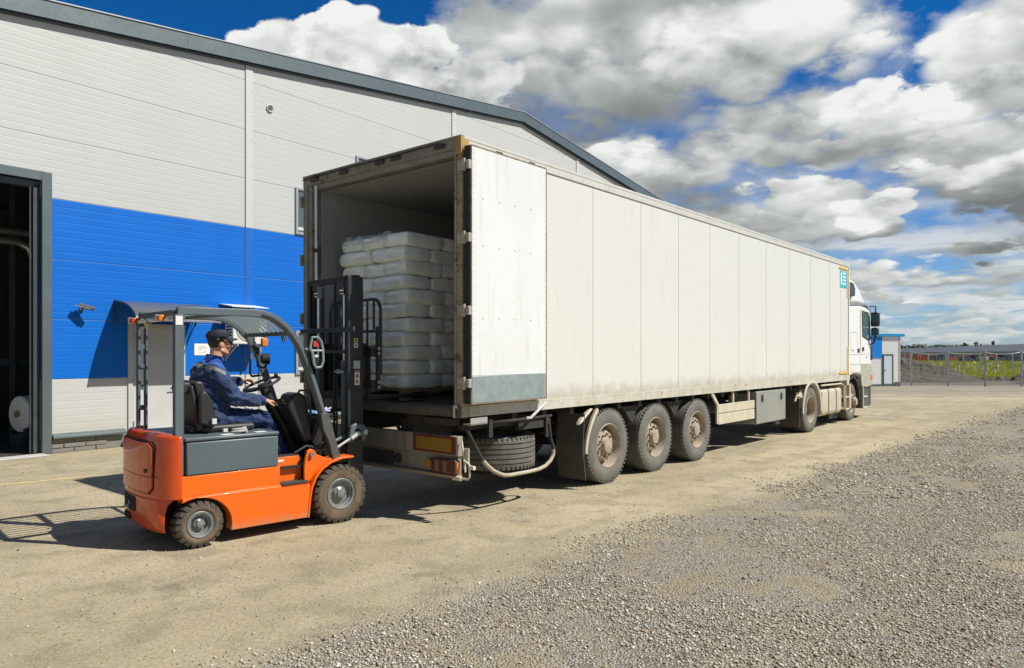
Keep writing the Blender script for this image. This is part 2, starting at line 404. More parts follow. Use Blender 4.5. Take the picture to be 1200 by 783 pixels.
def stone_material():
    m = bpy.data.materials.new('crushed stone'); m.use_nodes = True; t = m.node_tree; b = t.nodes['Principled BSDF']
    gi = t.nodes.new('ShaderNodeNewGeometry'); r = X(t, gi.outputs['Random Per Island'])
    co = X(t, t.nodes.new('ShaderNodeTexCoord').outputs['Object'])
    rp = t.nodes.new('ShaderNodeValToRGB'); t.links.new(r.k, rp.inputs[0]); e = rp.color_ramp
    e.elements[0].color = (.13, .115, .09, 1); e.elements[1].color = (.76, .74, .67, 1)
    for p, c in ((.3, (.34, .31, .24)), (.55, (.50, .465, .38)), (.70, (.48, .40, .27)), (.80, (.55, .52, .43)), (.955, (.70, .675, .59)), (.965, (.40, .23, .13)), (.985, (.34, .20, .12))):
        q = e.elements.new(p); q.color = (*c, 1)
    c = mixc(t, nz(t, co, 90, 3, .6).step(.4, .7) * .4, X(t, rp.outputs[0]), (.34, .27, .18))
    t.links.new(c.k, b.inputs['Base Color']); b.inputs['Roughness'].default_value = .9; return m
SM = stone_material()
def sdist(x, y): return (x - .31) * .733 - (y - 6.54) * .68 - .25
def inview(x, y, m=.25): return (np.abs(x) < .72 * y + m) & (y > 3.4)
_nzv = lambda x, y, s, o=0: np.array([noise.noise(Vector((a * s + o, b * s, 1.7))) for a, b in zip(x, y)])
def keep_g(lo, hi, p):
    def f(x, y, rng):
        d = sdist(x, y); pre = inview(x, y) & (d > -.5); idx = np.where(pre)[0]; k = np.zeros(len(x), bool)
        nn = _nzv(x[idx], y[idx], 1.1); n2 = _nzv(x[idx], y[idx], .75, 9) + .5 * _nzv(x[idx], y[idx], 2.6, 4)
        dd = d[idx] + nn * .38
        pr = np.clip((dd + .22) / .60, 0.02, 1) * np.clip(.64 - n2 * 3.0, .06, 1) * p
        k[idx] = rng.uniform(0, 1, len(idx)) < pr; return k
    return f
stones('gravel', 300000, (-3.2, 6.5, 3.5, 8.6), .0110, 1, SM, 'loose grey crushed stone spread over the near right of the yard', keep_g(0, 0, .85))
stones('gravel', 130000, (-1, 11, 8.6, 14.5), .0175, 2, SM, 'thinner grey crushed stone along the middle right of the yard', keep_g(0, 0, .7))
stones('gravel', 60000, (3, 18, 14.5, 24), .027, 3, SM, 'far grey crushed stone towards the fence on the right', keep_g(0, 0, .7))
stones('gravel', 5000, (-3.2, 8, 3.5, 11), .018, 8, SM, 'larger grey stones mixed through the near gravel', keep_g(0, 0, .6))
stones('grit', 26000, (-8, 6, 3.6, 13), .0095, 4, SM, 'tiny stray stones scattered over the packed tan yard', lambda x, y, rng: inview(x, y) & (sdist(x, y) < .1) & (rng.uniform(0, 1, len(x)) < .5))
def gp(px, py): Y = 850 * 1.74 / (py - 414); return ((px - 600) / 850 * Y, Y)
# worn yellow line on the left, short worn white marks by the tractor
ym = mat('worn yellow paint', (.66, .52, .18), .9, var=(.46, .38, .22), var_scale=9, var_amt=.9, bump=(60, .3, .004))
def marking(px0, py0, px1, py1, w, mt):
    a = Vector((*gp(px0, py0), 0)); b = Vector((*gp(px1, py1), 0)); d = (b - a).normalized(); nrm = Vector((-d.y, d.x, 0)) * w / 2
    q = M(); k = 14; vs_ = []
    for i in range(k + 1):
        p = a.lerp(b, i / k); j = .75 + .5 * abs(noise.noise(Vector((i * .7, px0, 0))))
        vs_ += [p + nrm * j, p - nrm * j]
    q.add([(v.x, v.y, .004) for v in vs_], [(2 * i, 2 * i + 1, 2 * i + 3, 2 * i + 2) for i in range(k)])
    tag(part('road_marking', q, mt), kind='structure')
marking(-120, 581, 112, 557.5, .11, ym)
wm = mat('worn pale paint', (.60, .56, .47), .9, var=(.45, .39, .29), var_scale=5, var_amt=.9)
marking(1010, 488.5, 1047, 489.5, .16, wm); marking(960, 503, 972, 503.5, .2, wm)

# ------------------------------------------------------------------ warehouse
WZ = thing('warehouse', 'long white and blue metal clad warehouse with a grey gabled roof edge behind the trailer', 'warehouse', (B.o[0], B.o[1], 0), B.rz)
def clad_material():
    m = bpy.data.materials.new('ribbed cladding'); m.use_nodes = True; t = m.node_tree; b = t.nodes['Principled BSDF']
    co = X(t, t.nodes.new('ShaderNodeTexCoord').outputs['Object']); x, y, z = sep(t, co)
    isblue = z.f('GREATER_THAN', 1.285) * z.f('LESS_THAN', 4.43)
    nb = nz(t, co, .8, 5, .6)
    white = mixc(t, nb.step(.4, .7) * .35, (.50, .505, .49), (.455, .458, .44))
    stv = nz(t, vscale(t, co, (6, 6, .5)), 1.2, 5, .6).step(.55, .8); white = mixc(t, stv * .25, white, (.43, .42, .38))
    blue = mixc(t, nb.step(.4, .7) * .5, (.0, .135, .56), (.0, .118, .50))
    low = (z + (nz(t, co, 5, 5, .6) - .5) * .5).step(.9, .25); white = mixc(t, low * .4, white, (.42, .38, .30))
    c = mixc(t, isblue, white, blue)
    # panel joints every 1.05 m
    ph = ((z + 10.2 - 1.285 + .001 + .3) / 1.048).f('FRACT')
    zz = (z - 1.285 + 10.48) / 1.048; fr = zz.f('FRACT'); jd = fr.mn(1 - fr) * 1.048
    joint = jd.step(.011, .004); c = mixc(t, joint * .32, c, (.16, .18, .20))
    t.links.new(c.k, b.inputs['Base Color']); b.inputs['Roughness'].default_value = .5; b.inputs['Specular IOR Level'].default_value = .3
    r = (zz * 8).f('FRACT'); rd = r.mn(1 - r)   # ribs every 0.131 m
    h = rd.step(.02, .13) * .0016 - joint * .006 + nz(t, vscale(t, co, (.5, .5, 1.6)), 1.0, 3, .5) * .0035
    bn = t.nodes.new('ShaderNodeBump'); bn.inputs['Strength'].default_value = .9; bn.inputs['Distance'].default_value = 1
    t.links.new(h.k, bn.inputs['Height']); t.links.new(bn.outputs[0], b.inputs['Normal']); return m
CL = clad_material()
trim = mat('grey trim metal', (.115, .145, .15), .42, .3, var=(.15, .18, .185), var_scale=2, bump=(3, .2, .02))
darktrim = mat('dark grey trim', (.055, .07, .08), .45, .2, var=(.09, .10, .105), var_scale=4)
pil = mat('pale joint strip', (.55, .54, .52), .45, 0)
RS, RZ, SL = 18.48, 9.12, .1208       # ridge position, soffit height, slope
roofz = lambda s: RZ - abs(s - RS) * SL
S0, S1 = -3.0, 39.96
# gable wall in columns with openings cut
opens = [(-.6, 4.86, 0, 4.70), (6.30, 7.40, .05, 2.30)]
w = M()
cuts = sorted({S0, S1, RS, *[o[0] for o in opens], *[o[1] for o in opens]})
for a, b in zip(cuts, cuts[1:]):
    mid = (a + b) / 2; op = [o for o in opens if o[0] <= mid <= o[1]]
    if op:
        o = op[0]; w.prism([(a, o[3]), (b, o[3]), (b, roofz(b)), (a, roofz(a))], 'y', 0, .12)
    else: w.prism([(a, .26), (b, .26), (b, roofz(b)), (a, roofz(a))], 'y', 0, .12)
part('gable_wall', w, CL, WZ)
part('side_wall', M().box(S0, S0 + .12, .12, 30, 0, roofz(S0)), CL, WZ); part('side_wall', M().box(S1 - .12, S1, .12, 30, 0, roofz(S1)), CL, WZ)
w = M(); w.prism([(S0, 0), (S1, 0), (S1, roofz(S1)), (RS, RZ), (S0, roofz(S0))], 'y', 30, 30.12); part('rear_wall', w, CL, WZ)
# roof sheets, fascia
rf = M(); t_ = .26
rf.prism([(S0 - .3, roofz(S0 - .3) + .08), (RS, RZ + .08), (S1 + .3, roofz(S1 + .3) + .08), (S1 + .3, roofz(S1 + .3) + .20), (RS, RZ + .20), (S0 - .3, roofz(S0 - .3) + .20)], 'y', -.10, 30.3)
RO = part('roof', rf, trim, WZ)
fa = M()
fcuts = [S0 - .35, .3, 3.9, 7.4, 10.9, 14.4, RS, 22.4, 26, 29.6, 33.2, 36.8, S1 + .35]
for i, (a, b) in enumerate(zip(fcuts, fcuts[1:])):
    z0, z1 = roofz(a), roofz(b); e = .004 if i % 2 else 0
    fa.prism([(a, z0 + .0), (b + .03, z1), (b + .03, z1 + .30), (a, z0 + .30)], 'y', -.13 - e, -.10 - e + .001)
fa.use(trim)
part('fascia', fa, trim, RO)
fa = M()
for a, b in ((S0 - .35, RS), (RS, S1 + .35)):
    z0, z1 = roofz(a), roofz(b); fa.prism([(a, z0 - .045), (b, z1 - .045), (b, z1 - .003), (a, z0 - .003)], 'y', -.07, -.002)
part('soffit_strip', fa, darktrim, RO)
fa = M(); pl_ = mat('pale drip edge', (.45, .46, .46), .4, .4)
for a, b in ((S0 - .35, RS), (RS, S1 + .35)):
    z0, z1 = roofz(a), roofz(b); fa.prism([(a, z0 + .302), (b, z1 + .302), (b, z1 + .322), (a, z0 + .322)], 'y', -.15, .1)
part('drip_edge', fa, pl_, RO)
for s in (8.81, 15.3, 21.8, 28.3, 34.8):
    q = M(); q.use(pil).box(s - .07, s + .09, -.022, -.002, 4.432, roofz(s) - .05)
    q.use(mat('blue joint strip', (.006, .125, .52), .45)).box(s - .07, s + .09, -.022, -.002, 1.287, 4.43)
    q.use(pil).box(s - .07, s + .09, -.022, -.002, .33, 1.285)
    q.use(mat('screw head', (.3, .3, .3), .4, .6))
    zz = .6
    while zz < roofz(s) - .2:
        q.ball((s + .07, -.024, zz), .009, 6); zz += .52
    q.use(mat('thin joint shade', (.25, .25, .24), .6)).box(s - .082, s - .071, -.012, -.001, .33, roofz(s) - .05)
    part('joint_strip', q, None, WZ)
# plinth of rough bricks and sill
pm = mat('plinth stone', (.30, .27, .21), .9, var=(.20, .18, .14), var_scale=5, bump=(30, .6, .01))
q = M()
for row in range(3):
    s = 5.02 - (.17 if row % 2 else 0); z0 = .002 + row * .082
    while s < 30:
        L = .36; a = max(s, 5.02); 
        if s + L > a + .05 and not (6.2 < a < 7.5) and not (6.2 < s + L < 7.5): q.box(a, s + L - .012, -.02 - random.random() * .012, .1, z0, z0 + .072)
        s += L
q.use(mat('mortar', (.2, .19, .17), .95)).box(5.02, 6.28, .0, .11, 0, .25).box(7.42, S1, .0, .11, 0, .25)
part('plinth', q, pm, WZ, bevel=.008)
q = M(); q.prism([(-.10, .25), (0, .25), (0, .34), (-.015, .34), (-.10, .29)], 'x', 5.02, 6.24); q.prism([(-.10, .25), (0, .25), (0, .34), (-.015, .34), (-.10, .29)], 'x', 7.46, S1)
part('sill_trim', q, trim, WZ, bevel=.004)
q = M(); conc = mat('threshold concrete', (.50, .49, .46), .85, var=(.38, .36, .32), var_scale=6)
q.box(-.6, 4.88, -.32, .0, .001, .022); part('threshold', q, conc, WZ, bevel=.006)
# loading doorway: frame and dark glazed screen
DW = part('doorway_frame', M().box(4.86, 5.015, -.05, .16, .0, 4.86).box(-.76, 4.86, -.05, .16, 4.70, 4.86).box(-.76, -.6, -.05, .16, 0, 4.70), trim, WZ, bevel=.008)
inn = M(); inn.use(darktrim).box(4.76, 4.855, .05, .15, .03, 4.64).box(-.5, 4.855, .05, .15, 4.58, 4.695); inn.box(4.70, 4.72, .04, .06, .03, 4.58)
part('inner_jamb', inn, darktrim, DW, bevel=.004)
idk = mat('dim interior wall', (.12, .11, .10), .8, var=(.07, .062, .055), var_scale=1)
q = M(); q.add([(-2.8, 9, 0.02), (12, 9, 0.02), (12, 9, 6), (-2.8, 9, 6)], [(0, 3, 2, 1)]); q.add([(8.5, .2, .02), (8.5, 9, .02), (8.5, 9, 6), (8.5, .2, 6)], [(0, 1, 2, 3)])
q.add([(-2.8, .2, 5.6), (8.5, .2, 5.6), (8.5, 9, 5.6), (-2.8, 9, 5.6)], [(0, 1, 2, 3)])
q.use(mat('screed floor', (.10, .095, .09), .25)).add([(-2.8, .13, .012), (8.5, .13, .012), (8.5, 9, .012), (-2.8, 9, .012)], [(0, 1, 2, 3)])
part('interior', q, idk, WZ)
pipem = mat('dull pipe metal', (.42, .42, .41), .35, .8)
for s, yy, zt, zb in ((5.50, 2.2, 3.9, 1.95), (6.05, 2.3, 4.1, 1.75)):
    q = M(); q.tube([(s, yy, zb), (s, yy, zt - .3), (s - .1, yy, zt - .08), (s - .3, yy, zt), (s - 2.4, yy, zt)], .075, 12); part('duct', q, pipem, WZ)
q = M(); q.box(5.2, 5.27, 2.5, 2.6, 0.02, 5.5).box(2.2, 8.0, 2.7, 2.78, 1.5, 1.62); part('interior_frame', q, darktrim, WZ)
# service door
dgrey = mat('door paint', (.50, .50, .49), .45, var=(.44, .44, .42), var_scale=2)
DF = part('service_door', M().box(6.40, 7.31, .012, .06, .08, 2.22), dgrey, WZ, bevel=.004)
part('door_frame', M().box(6.30, 6.40, -.03, .1, .05, 2.30).box(7.31, 7.40, -.03, .1, .05, 2.30).box(6.40, 7.31, -.03, .1, 2.222, 2.30), mat('door frame paint', (.46, .46, .45), .5), DF, bevel=.004)
part('handle', M().cyl((7.22, -.05, 1.05), (7.22, .012, 1.05), .012).cyl((7.22, -.05, 1.05), (7.08, -.05, 1.05), .011).box(7.19, 7.25, .004, .012, .93, 1.12), mat('handle black', (.03, .03, .03), .4), DF)
for z in (.35, 1.15, 2.0): part('hinge', M().cyl((6.395, -.035, z), (6.395, -.035, z + .11), .012), pipem, DF)
part('door_step', M().box(6.2, 7.5, -.55, -.001, 0, .11), conc, WZ, bevel=.01)
# canopy
CP = M(); c_ = []
for i in range(11):
    a = i / 10; c_.append((-.90 * math.sin(a * 1.45) / math.sin(1.45), 2.33 + .385 * math.cos(a * 1.55)))
th = [(p[0], p[1] - .012) for p in c_]
canm = bpy.data.materials.new('smoked polycarbonate'); canm.use_nodes = True; bb = canm.node_tree.nodes['Principled BSDF']; bb.inputs['Base Color'].default_value = (.075, .08, .085, 1); bb.inputs['Roughness'].default_value = .28
for i in range(10):
    CP.prism([c_[i], c_[i + 1], th[i + 1], th[i]], 'x', 6.05, 7.66)
CPo = part('canopy', CP, canm, WZ)
for s in (6.07, 7.63):
    q = M(); q.use(darktrim)
    q.box(s - .014, s + .014, -.02, -.002, 2.30, 2.73)
    q.bar([(s, p[0], p[1] - .03) for p in c_], .02, .03, side=(1, 0, 0))
    q.bar([(s, -.01, 2.36), (s, -.45, 2.42), (s, -.86, 2.33)], .018, .03, side=(1, 0, 0))
    q.bar([(s, -.01, 2.56), (s, -.4, 2.43)], .016, .016, side=(1, 0, 0))
    part('canopy_bracket', q, darktrim, CPo)
part('canopy_edge', M().box(6.05, 7.66, -.91, -.885, 2.325, 2.355), mat('edge alloy', (.4, .41, .42), .4, .7), CPo)
# windows
wglass = mat('window pane', (.10, .12, .13), .08, 0, spec=.8); wfr = mat('window frame', (.30, .32, .33), .5)
for (a, b, z0, z1) in ((9.99, 11.1, 4.45, 5.52), (11.75, 12.9, 5.55, 6.62), (9.99, 11.1, 1.25, 2.25)):
    F_ = M(); f = .06
    F_.box(a, a + f, -.04, .02, z0, z1).box(b - f, b, -.04, .02, z0, z1).box(a + f, b - f, -.04, .02, z1 - f, z1).box(a + f, b - f, -.04, .02, z0, z0 + f)
    wo = part('window', F_, wfr, WZ, bevel=.005)
    part('pane', M().box(a + f, b - f, -.012, -.006, z0 + f, z1 - f), wglass, wo)
    part('inner_sash', M().box(a + .5, a + .55, -.03, -.013, z0 + f, z1 - f).box(a + f, b - f, -.026, -.013, z0 + .10, z0 + .17), mat('sash white', (.6, .6, .58), .5), wo)
q = M(); q.lathe((9.33, 0, 7.13), (0, -1, 0), [(0, .085), (.03, .085), (.035, .075), (.02, .06), (.02, 0.0)], 20)
vo = part('round_vent', q, pil, WZ)
q = M()
for k in range(5): q.box(9.33 - .055, 9.33 + .055, -.028, -.021, 7.09 + k * .02, 7.099 + k * .02)
part('vent_slat', q, mat('vent dark', (.12, .12, .11), .6), vo)

# things mounted on the wall
def wall_thing(name, label, cat, s, p, z):
    return thing(name, label, cat, (B.o[0] + s * B.u[0] + p * B.v[0], B.o[1] + s * B.u[1] + p * B.v[1], z), B.rz)
AC = wall_thing('air_conditioner', 'white outdoor air conditioner with a round fan grille on the blue wall', 'air conditioner', 8.18, 0, 1.93)
acw = mat('air conditioner white', (.72, .72, .68), .45, var=(.6, .6, .55), var_scale=3)
part('housing', M().box(0, .78, -.45, -.15, 0, .70), acw, AC, bevel=.012)
q = M().lathe((.34, -.452, .33), (0, -1, 0), [(0, .27), (.012, .27), (.012, .25), (-.002, .24)], 36)
for k in range(5): q.tube([(.34 + (.05 + k * .045) * math.cos(a), -.462, .33 + (.05 + k * .045) * math.sin(a)) for a in [i * math.pi / 14 for i in range(28)]], .003, 5, closed=True)
for k in range(8):
    a = k * math.pi / 4; q.cyl((.34, -.462, .33), (.34 + .26 * math.cos(a), -.462, .33 + .26 * math.sin(a)), .003, 5)
part('fan_grille', q, mat('grille cream', (.55, .53, .46), .5), AC)
part('fan_recess', M().lathe((.34, -.4515, .33), (0, -1, 0), [(0, .24), (.001, .24)], 36), mat('fan shade', (.16, .16, .14), .7), AC)
q = M()
for k in range(9): q.box(-.006, -.001, -.40, -.20, .10 + k * .06, .13 + k * .06)
part('side_slot', q, mat('slot dark', (.03, .03, .03), .7), AC)
part('rain_hood', M().add([(-.04, 0, .84), (.80, 0, .84), (.80, -.50, .77), (-.04, -.50, .77), (-.04, 0, .825), (.80, 0, .825), (.80, -.50, .755), (-.04, -.50, .755)], [(0, 3, 2, 1), (4, 5, 6, 7), (3, 7, 6, 2), (0, 4, 7, 3), (1, 2, 6, 5), (0, 1, 5, 4)]), acw, AC)
q = M()
for x in (.08, .66): q.box(x, x + .035, -.47, -.002, -.045, -.005).box(x, x + .035, -.03, -.002, -.35, -.045).bar([(x + .017, -.02, -.30), (x + .017, -.4, -.05)], .02, .02, side=(1, 0, 0))
part('bracket', q, mat('bracket grey', (.4, .4, .4), .5, .4), AC)
part('pipe', M().tube([(.8, -.2, .12), (.88, -.12, .1), (.90, -.04, -.1), (.90, -.03, -1.5)], .012, 7), mat('pipe white', (.6, .6, .6), .5), AC)
CAM = wall_thing('security_camera', 'small dark bullet security camera on the blue wall beside the loading doorway', 'camera', 5.50, 0, 2.56)
cm = mat('camera grey', (.10, .10, .11), .4)
part('mount', M().lathe((0, 0, -.03), (0, -1, 0), [(-.002, .045), (.03, .045), (.04, .02)], 16).cyl((0, -.03, -.03), (.02, -.12, .0), .014), cm, CAM)
part('camera_body', M().cyl((-.07, -.10, .035), (.13, -.22, -.035), .038, 16), cm, CAM, bevel=.004)
part('sun_hood', M().box(-.09, .16, -.20, -.12, .0, .01), mat('hood pale', (.4, .4, .4), .4), CAM).rotation_euler = (0, .25, -.4)
NT = wall_thing('paper_notice', 'white paper notice with lines of small print on the blue wall behind the cap', 'notice', 7.60, 0, 1.70)
part('sheet', M().box(0, .33, -.006, -.002, 0, .235), mat('paper', (.75, .75, .72), .7), NT)
q = M()
for k, (a, b) in enumerate(((.10, .23), (.06, .27), (.08, .25), (.06, .19), (.2, .26), (.09, .24))): q.box(a, b, -.0075, -.0062, .18 - k * .026, .186 - k * .026)
part('print', q, mat('print grey', (.25, .25, .28), .7), NT)
# film rolls inside the doorway
rollm = mat('white film roll', (.86, .86, .85), .4); 
def rel(s, p): return (B.o[0] + s * B.u[0] + p * B.v[0], B.o[1] + s * B.u[1] + p * B.v[1])
for k, (s, p, lb) in enumerate(((5.02, 1.20, 'front white film roll with a brown core on a stand inside the doorway'), (5.22, 1.28, 'rear white film roll half behind another roll inside the doorway'))):
    L_ = rel(s, p); r_ = thing('film_roll', lb, 'roll', (L_[0], L_[1], .30), R(62), 'film rolls inside the doorway')
    part('film', M().lathe((0, 0, .33), (1, 0, 0), [(-.12, .05), (-.12, .31), (-.10, .33), (.10, .33), (.12, .31), (.12, .05)], 36), rollm, r_)
    part('core', M().lathe((0, 0, .33), (1, 0, 0), [(-.17, .035), (-.17, .06), (.17, .06), (.17, .035)], 20), mat('cardboard', (.30, .20, .11), .8), r_)
    part('stand', M().box(-.16, .16, -.2, .2, -.29, -.02).box(-.14, .14, -.26, -.2, -.02, .08).box(-.14, .14, .2, .26, -.02, .08), darktrim, r_)

# ------------------------------------------------------------------ small blue and white cabin
KB = thing('gate_cabin', 'small white and blue cabin with a bright blue flat roof beyond the tractor', 'cabin', (16.92, 37.4, 0), R(15))
CL2 = mat('cabin white panel', (.80, .80, .78), .5)
q = M(); q.box(0, 3.72, 0, 3.2, .12, 2.62); kw = part('wall', q, CL2, KB)
q = M()
for k in range(18): q.box(.0, 3.725, -.006, .0, .22 + k * .13, .235 + k * .13)
part('wall_rib', q, mat('rib shade', (.60, .60, .58), .6), kw)
part('blue_panel', M().box(1.0, 2.58, -.02, -.008, 1.48, 2.60), mat('cabin blue', (.0, .22, .75), .45), KB)
part('roof', M().box(-.1, 3.95, -.10, 3.35, 2.62, 2.77), mat('bright blue edge', (.01, .30, .62), .4), KB, bevel=.01)
KD = part('door', M().box(2.68, 3.20, -.035, -.01, .14, 1.62), mat('cabin door', (.62, .68, .74), .4), KB)
part('door_frame', M().box(2.61, 2.68, -.045, -.004, .12, 1.69).box(3.20, 3.27, -.045, -.004, .12, 1.69).box(2.68, 3.20, -.045, -.004, 1.62, 1.69), darktrim, KD)
part('handle', M().box(2.72, 2.82, -.06, -.035, .85, .88), pipem, KD)
part('base_strip', M().box(-.02, 3.74, -.03, 3.2, 0, .12).box(3.33, 3.70, -.05, -.03, .02, .22), trim, KB)
part('corner_trim', M().box(3.66, 3.735, -.02, .08, .12, 2.62), mat('corner pale', (.5, .5, .49), .5), KB)

# ------------------------------------------------------------------ fences
pg = mat('galvanised post', (.36, .38, .38), .5, .5, var=(.28, .29, .29), var_scale=8)
FN = thing('wire_fence', 'wire fence on pale galvanised posts between the yard and the field', 'fence', (0, 0, 0))
xs = [21.42 + 1.68 * k for k in range(-1, 22)]
fy = lambda x: 38.9 - (x - 21.4) * .27 if x < 26 else 37.66
for x in xs:
    if 18 < x < 21: continue
    part('post', M().box(x - .042, x + .042, fy(x) - .035, fy(x) + .035, 0, 1.86 + random.random() * .03), pg, FN, bevel=.006)
wi = mat('fence wire', (.45, .46, .46), .5, .6)
for z in (.1, .5, .95, 1.4, 1.78):
    q = M(); q.tube([(x, fy(x) - .04, z) for x in xs[1:]], .004, 4); part('wire', q, wi, FN)
q = M(); pts = []
for i, x in enumerate(xs[1:-1]):
    for k in range(6):
        a = k / 6; xx = x + 1.68 * a; pts.append((xx, fy(xx), 1.80 - .12 * math.sin(math.pi * a) + .02 * math.sin(i * 5 + k)))
q.tube(pts, .014, 5); part('sagging_wire', q, wi, FN)
q = M(); 
for i in range(len(xs) - 2):
    x0 = xs[i + 1]
    for k in range(9):
        q.tube([(x0 + .18 * k, fy(x0 + .18 * k) - .03, .08), (x0 + .18 * k, fy(x0 + .18 * k) - .03, 1.76)], .0022, 3)
part('mesh_wire', q, wi, FN)
FB = thing('wire_fence', 'further row of thin grey posts standing in the green field', 'fence', (0, 0, 0))
for px in (1060, 1088.5, 1108, 1129, 1148.7, 1168, 1186.5, 1206, 1226):
    Y = 74 - (px - 1088) * .05; x = (px - 600) / 850 * Y
    part('post', M().box(x - .05, x + .05, Y - .05, Y + .05, 0, 1.75), pg, FB)
q = M()
for z in (.4, 1.0, 1.7):
    q.tube([((px - 600) / 850 * (74 - (px - 1088) * .05), 74 - (px - 1088) * .05, z) for px in (1060, 1226)], .008, 4)
part('wire', q, wi, FB)

# ------------------------------------------------------------------ soil heap, field, far shed, far trees
soil = mat('dark soil', (.085, .072, .052), .95, var=(.15, .13, .095), var_scale=1.2, bump=(3, 1., .35))
def heap(cx, cy, rx, ry, h, seed, label):
    n = 90; vs_ = []; fs = []
    for j in range(n + 1):
        for i in range(n + 1):
            a, b = i / n * 2 - 1, j / n * 2 - 1; x = cx + a * rx; y = cy + b * ry
            r = math.hypot(a, b); z = h * max(0, 1 - r) ** .9 * 1.15 + (.25 * h * noise.noise(Vector((x * .35, y * .35, seed))) + .30 * noise.noise(Vector((x * 1.7, y * 1.7, seed))) + .14 * noise.noise(Vector((x * 4.3, y * 4.3, seed)))) * min(1, max(0, 1.02 - r) * 3)
            vs_.append((x, y, max(z, -.02) - .01))
    for j in range(n):
        for i in range(n): k = j * (n + 1) + i; fs.append((k, k + 1, k + n + 2, k + n + 1))
    tag(part('soil_heap', M().add(vs_, fs, True), soil), label, None, None, 'structure')
heap(25.0, 49.5, 6.0, 6.5, 1.6, 3, 'heap of dark soil behind the fence')
heap(33.0, 46.0, 3.4, 1.8, .22, 5, 'low spread of dark soil')
for k in range(26):
    x = 26 + random.gauss(0, 3); y = 44.5 + random.random() * 3; r = .08 + random.random() * .13
    if k >= 8: continue
    q = M().ball((x, y, max(.02, (1 - math.hypot((x - 25.2) / 6.6, (y - 49.5) / 6.5)) * 1.4)), r, 7, (1, 1, .7))
    tag(part("clod", q, mat("pale clod", (.42, .34, .26), .9) if k < 3 else soil), "pale lump of earth lying on the near slope of the heap" if k < 3 else "dark lump of earth on the near slope of the heap", "earth lump", "pale earth lumps on the heap" if k < 3 else "dark earth lumps on the heap")
def leaves_material(name, a, b_, c):
    m = bpy.data.materials.new(name); m.use_nodes = True; t = m.node_tree; b = t.nodes['Principled BSDF']
    gi = t.nodes.new('ShaderNodeNewGeometry'); r = X(t, gi.outputs['Random Per Island']); co = X(t, t.nodes.new('ShaderNodeTexCoord').outputs['Object'])
    col = mixc(t, r, a, b_); col = mixc(t, nz(t, co, .12, 4, .6).step(.4, .62), col, c)
    t.links.new(col.k, b.inputs['Base Color']); b.inputs['Roughness'].default_value = .7; return m
grm = leaves_material('meadow grass', (.38, .39, .04), (.50, .48, .07), (.33, .35, .05))
q = M(); q.add([(31.2, 48.4, .02), (130, 47, .02), (400, 190, .02), (400, 700, .02), (60, 700, .02), (25, 55, .02)], [(0, 1, 2, 3, 4, 5)])
tag(part('field', q, mat('field floor', (.34, .34, .05), .9, var=(.42, .40, .09), var_scale=.1)), kind='structure')
rng = np.random.default_rng(5)
def blades(name, n, ymin, ymax, hgt, wid, matl, label, xr, cat='grass', pw=2.0, edge=None):
    Y = ymin + (ymax - ymin) * rng.uniform(0, 1, n) ** pw; Xx = Y * rng.uniform(xr[0], xr[1], n)
    if edge is not None: k = edge(Xx, Y); Xx, Y = Xx[k], Y[k]; n = len(Xx)
    h = hgt * rng.uniform(.45, 1.15, n) * (Y / ymin) ** .15; w_ = wid * (Y / ymin) ** .8; a = rng.uniform(0, 3.14, n)
    dxv, dyv = np.cos(a) * w_, np.sin(a) * w_; lx, ly = rng.normal(0, .22, n) * h, rng.normal(0, .22, n) * h
    V = np.stack([np.stack([Xx - dxv, Y - dyv, 0 * h], 1), np.stack([Xx + dxv, Y + dyv, 0 * h], 1), np.stack([Xx + dxv * .6 + lx, Y + dyv * .6 + ly, h * .8], 1), np.stack([Xx - dxv * .2 + lx, Y - dyv * .2 + ly, h], 1)], 1).reshape(-1, 3)
    Fq = np.arange(4 * n).reshape(-1, 4); me = bpy.data.meshes.new(name); me.from_pydata(V.tolist(), [], Fq.tolist()); me.materials.append(matl)
    o = bpy.data.objects.new(name, me); C.objects.link(o); return tag(o, label, cat, kind='stuff')
blades('grass', 90000, 47.5, 190, .17, .028, grm, 'bright yellow green grass of the field beyond the fence', (.52, .86), edge=lambda x, y: (y > 48.2) & ((x > 31.2) | (y > 50 + (31.2 - x) * 1.0)))
blades('weeds', 1200, 85, 170, .34, .05, leaves_material('tall weeds', (.20, .23, .05), (.30, .31, .07), (.16, .19, .05)), 'tall darker weeds standing in the field', (.56, .86), 'weeds', 1.6)
blades('wild_flowers', 600, 52, 120, .55, .035, mat('pale blossoms', (.6, .6, .5), .7), 'pale blossoms dotted through the field', (.55, .86), 'flowers', 1.4)
# long grey shed
GH = thing('long_shed', 'very long low grey shed with small dark openings across the field', 'shed', (0, 0, 0))
a = Vector((150, 176, 0)); b = Vector((292, 545, 0)); d = (b - a).normalized(); nn = Vector((-d.y, d.x, 0))
a2 = a - d * 110; L_ = (b - a2).length
gm_ = mat('shed grey sheet', (.10, .11, .13), .5, var=(.24, .26, .28), var_scale=.15); 
o_ = bpy.data.objects
GH.location = (a2.x, a2.y, 0); GH.rotation_euler = (0, 0, math.atan2(d.y, d.x))
part('wall', M().box(0, L_, 0, 30, 0, 2.2), gm_, GH)
part('roof', M().prism([(-.5, 2.15), (8, 4.1), (22, 4.1), (30.5, 2.15)], 'x', -.5, L_ + .5), mat('shed roof sheet', (.075, .085, .105), .8, var=(.11, .125, .145), var_scale=.2), GH)
part('ridge_cap', M().box(-.6, L_ + .6, 7.6, 8.6, 4.1, 4.3), mat('ridge pale', (.62, .64, .65), .5), GH)
for k in range(96):
    s = 2 + k * 4.6
    if s > L_ - 2: break
    part('opening', M().box(s, s + 1.5, -.08, -.001, .75, 1.6), mat('opening dark', (.02, .025, .03), .5), GH)
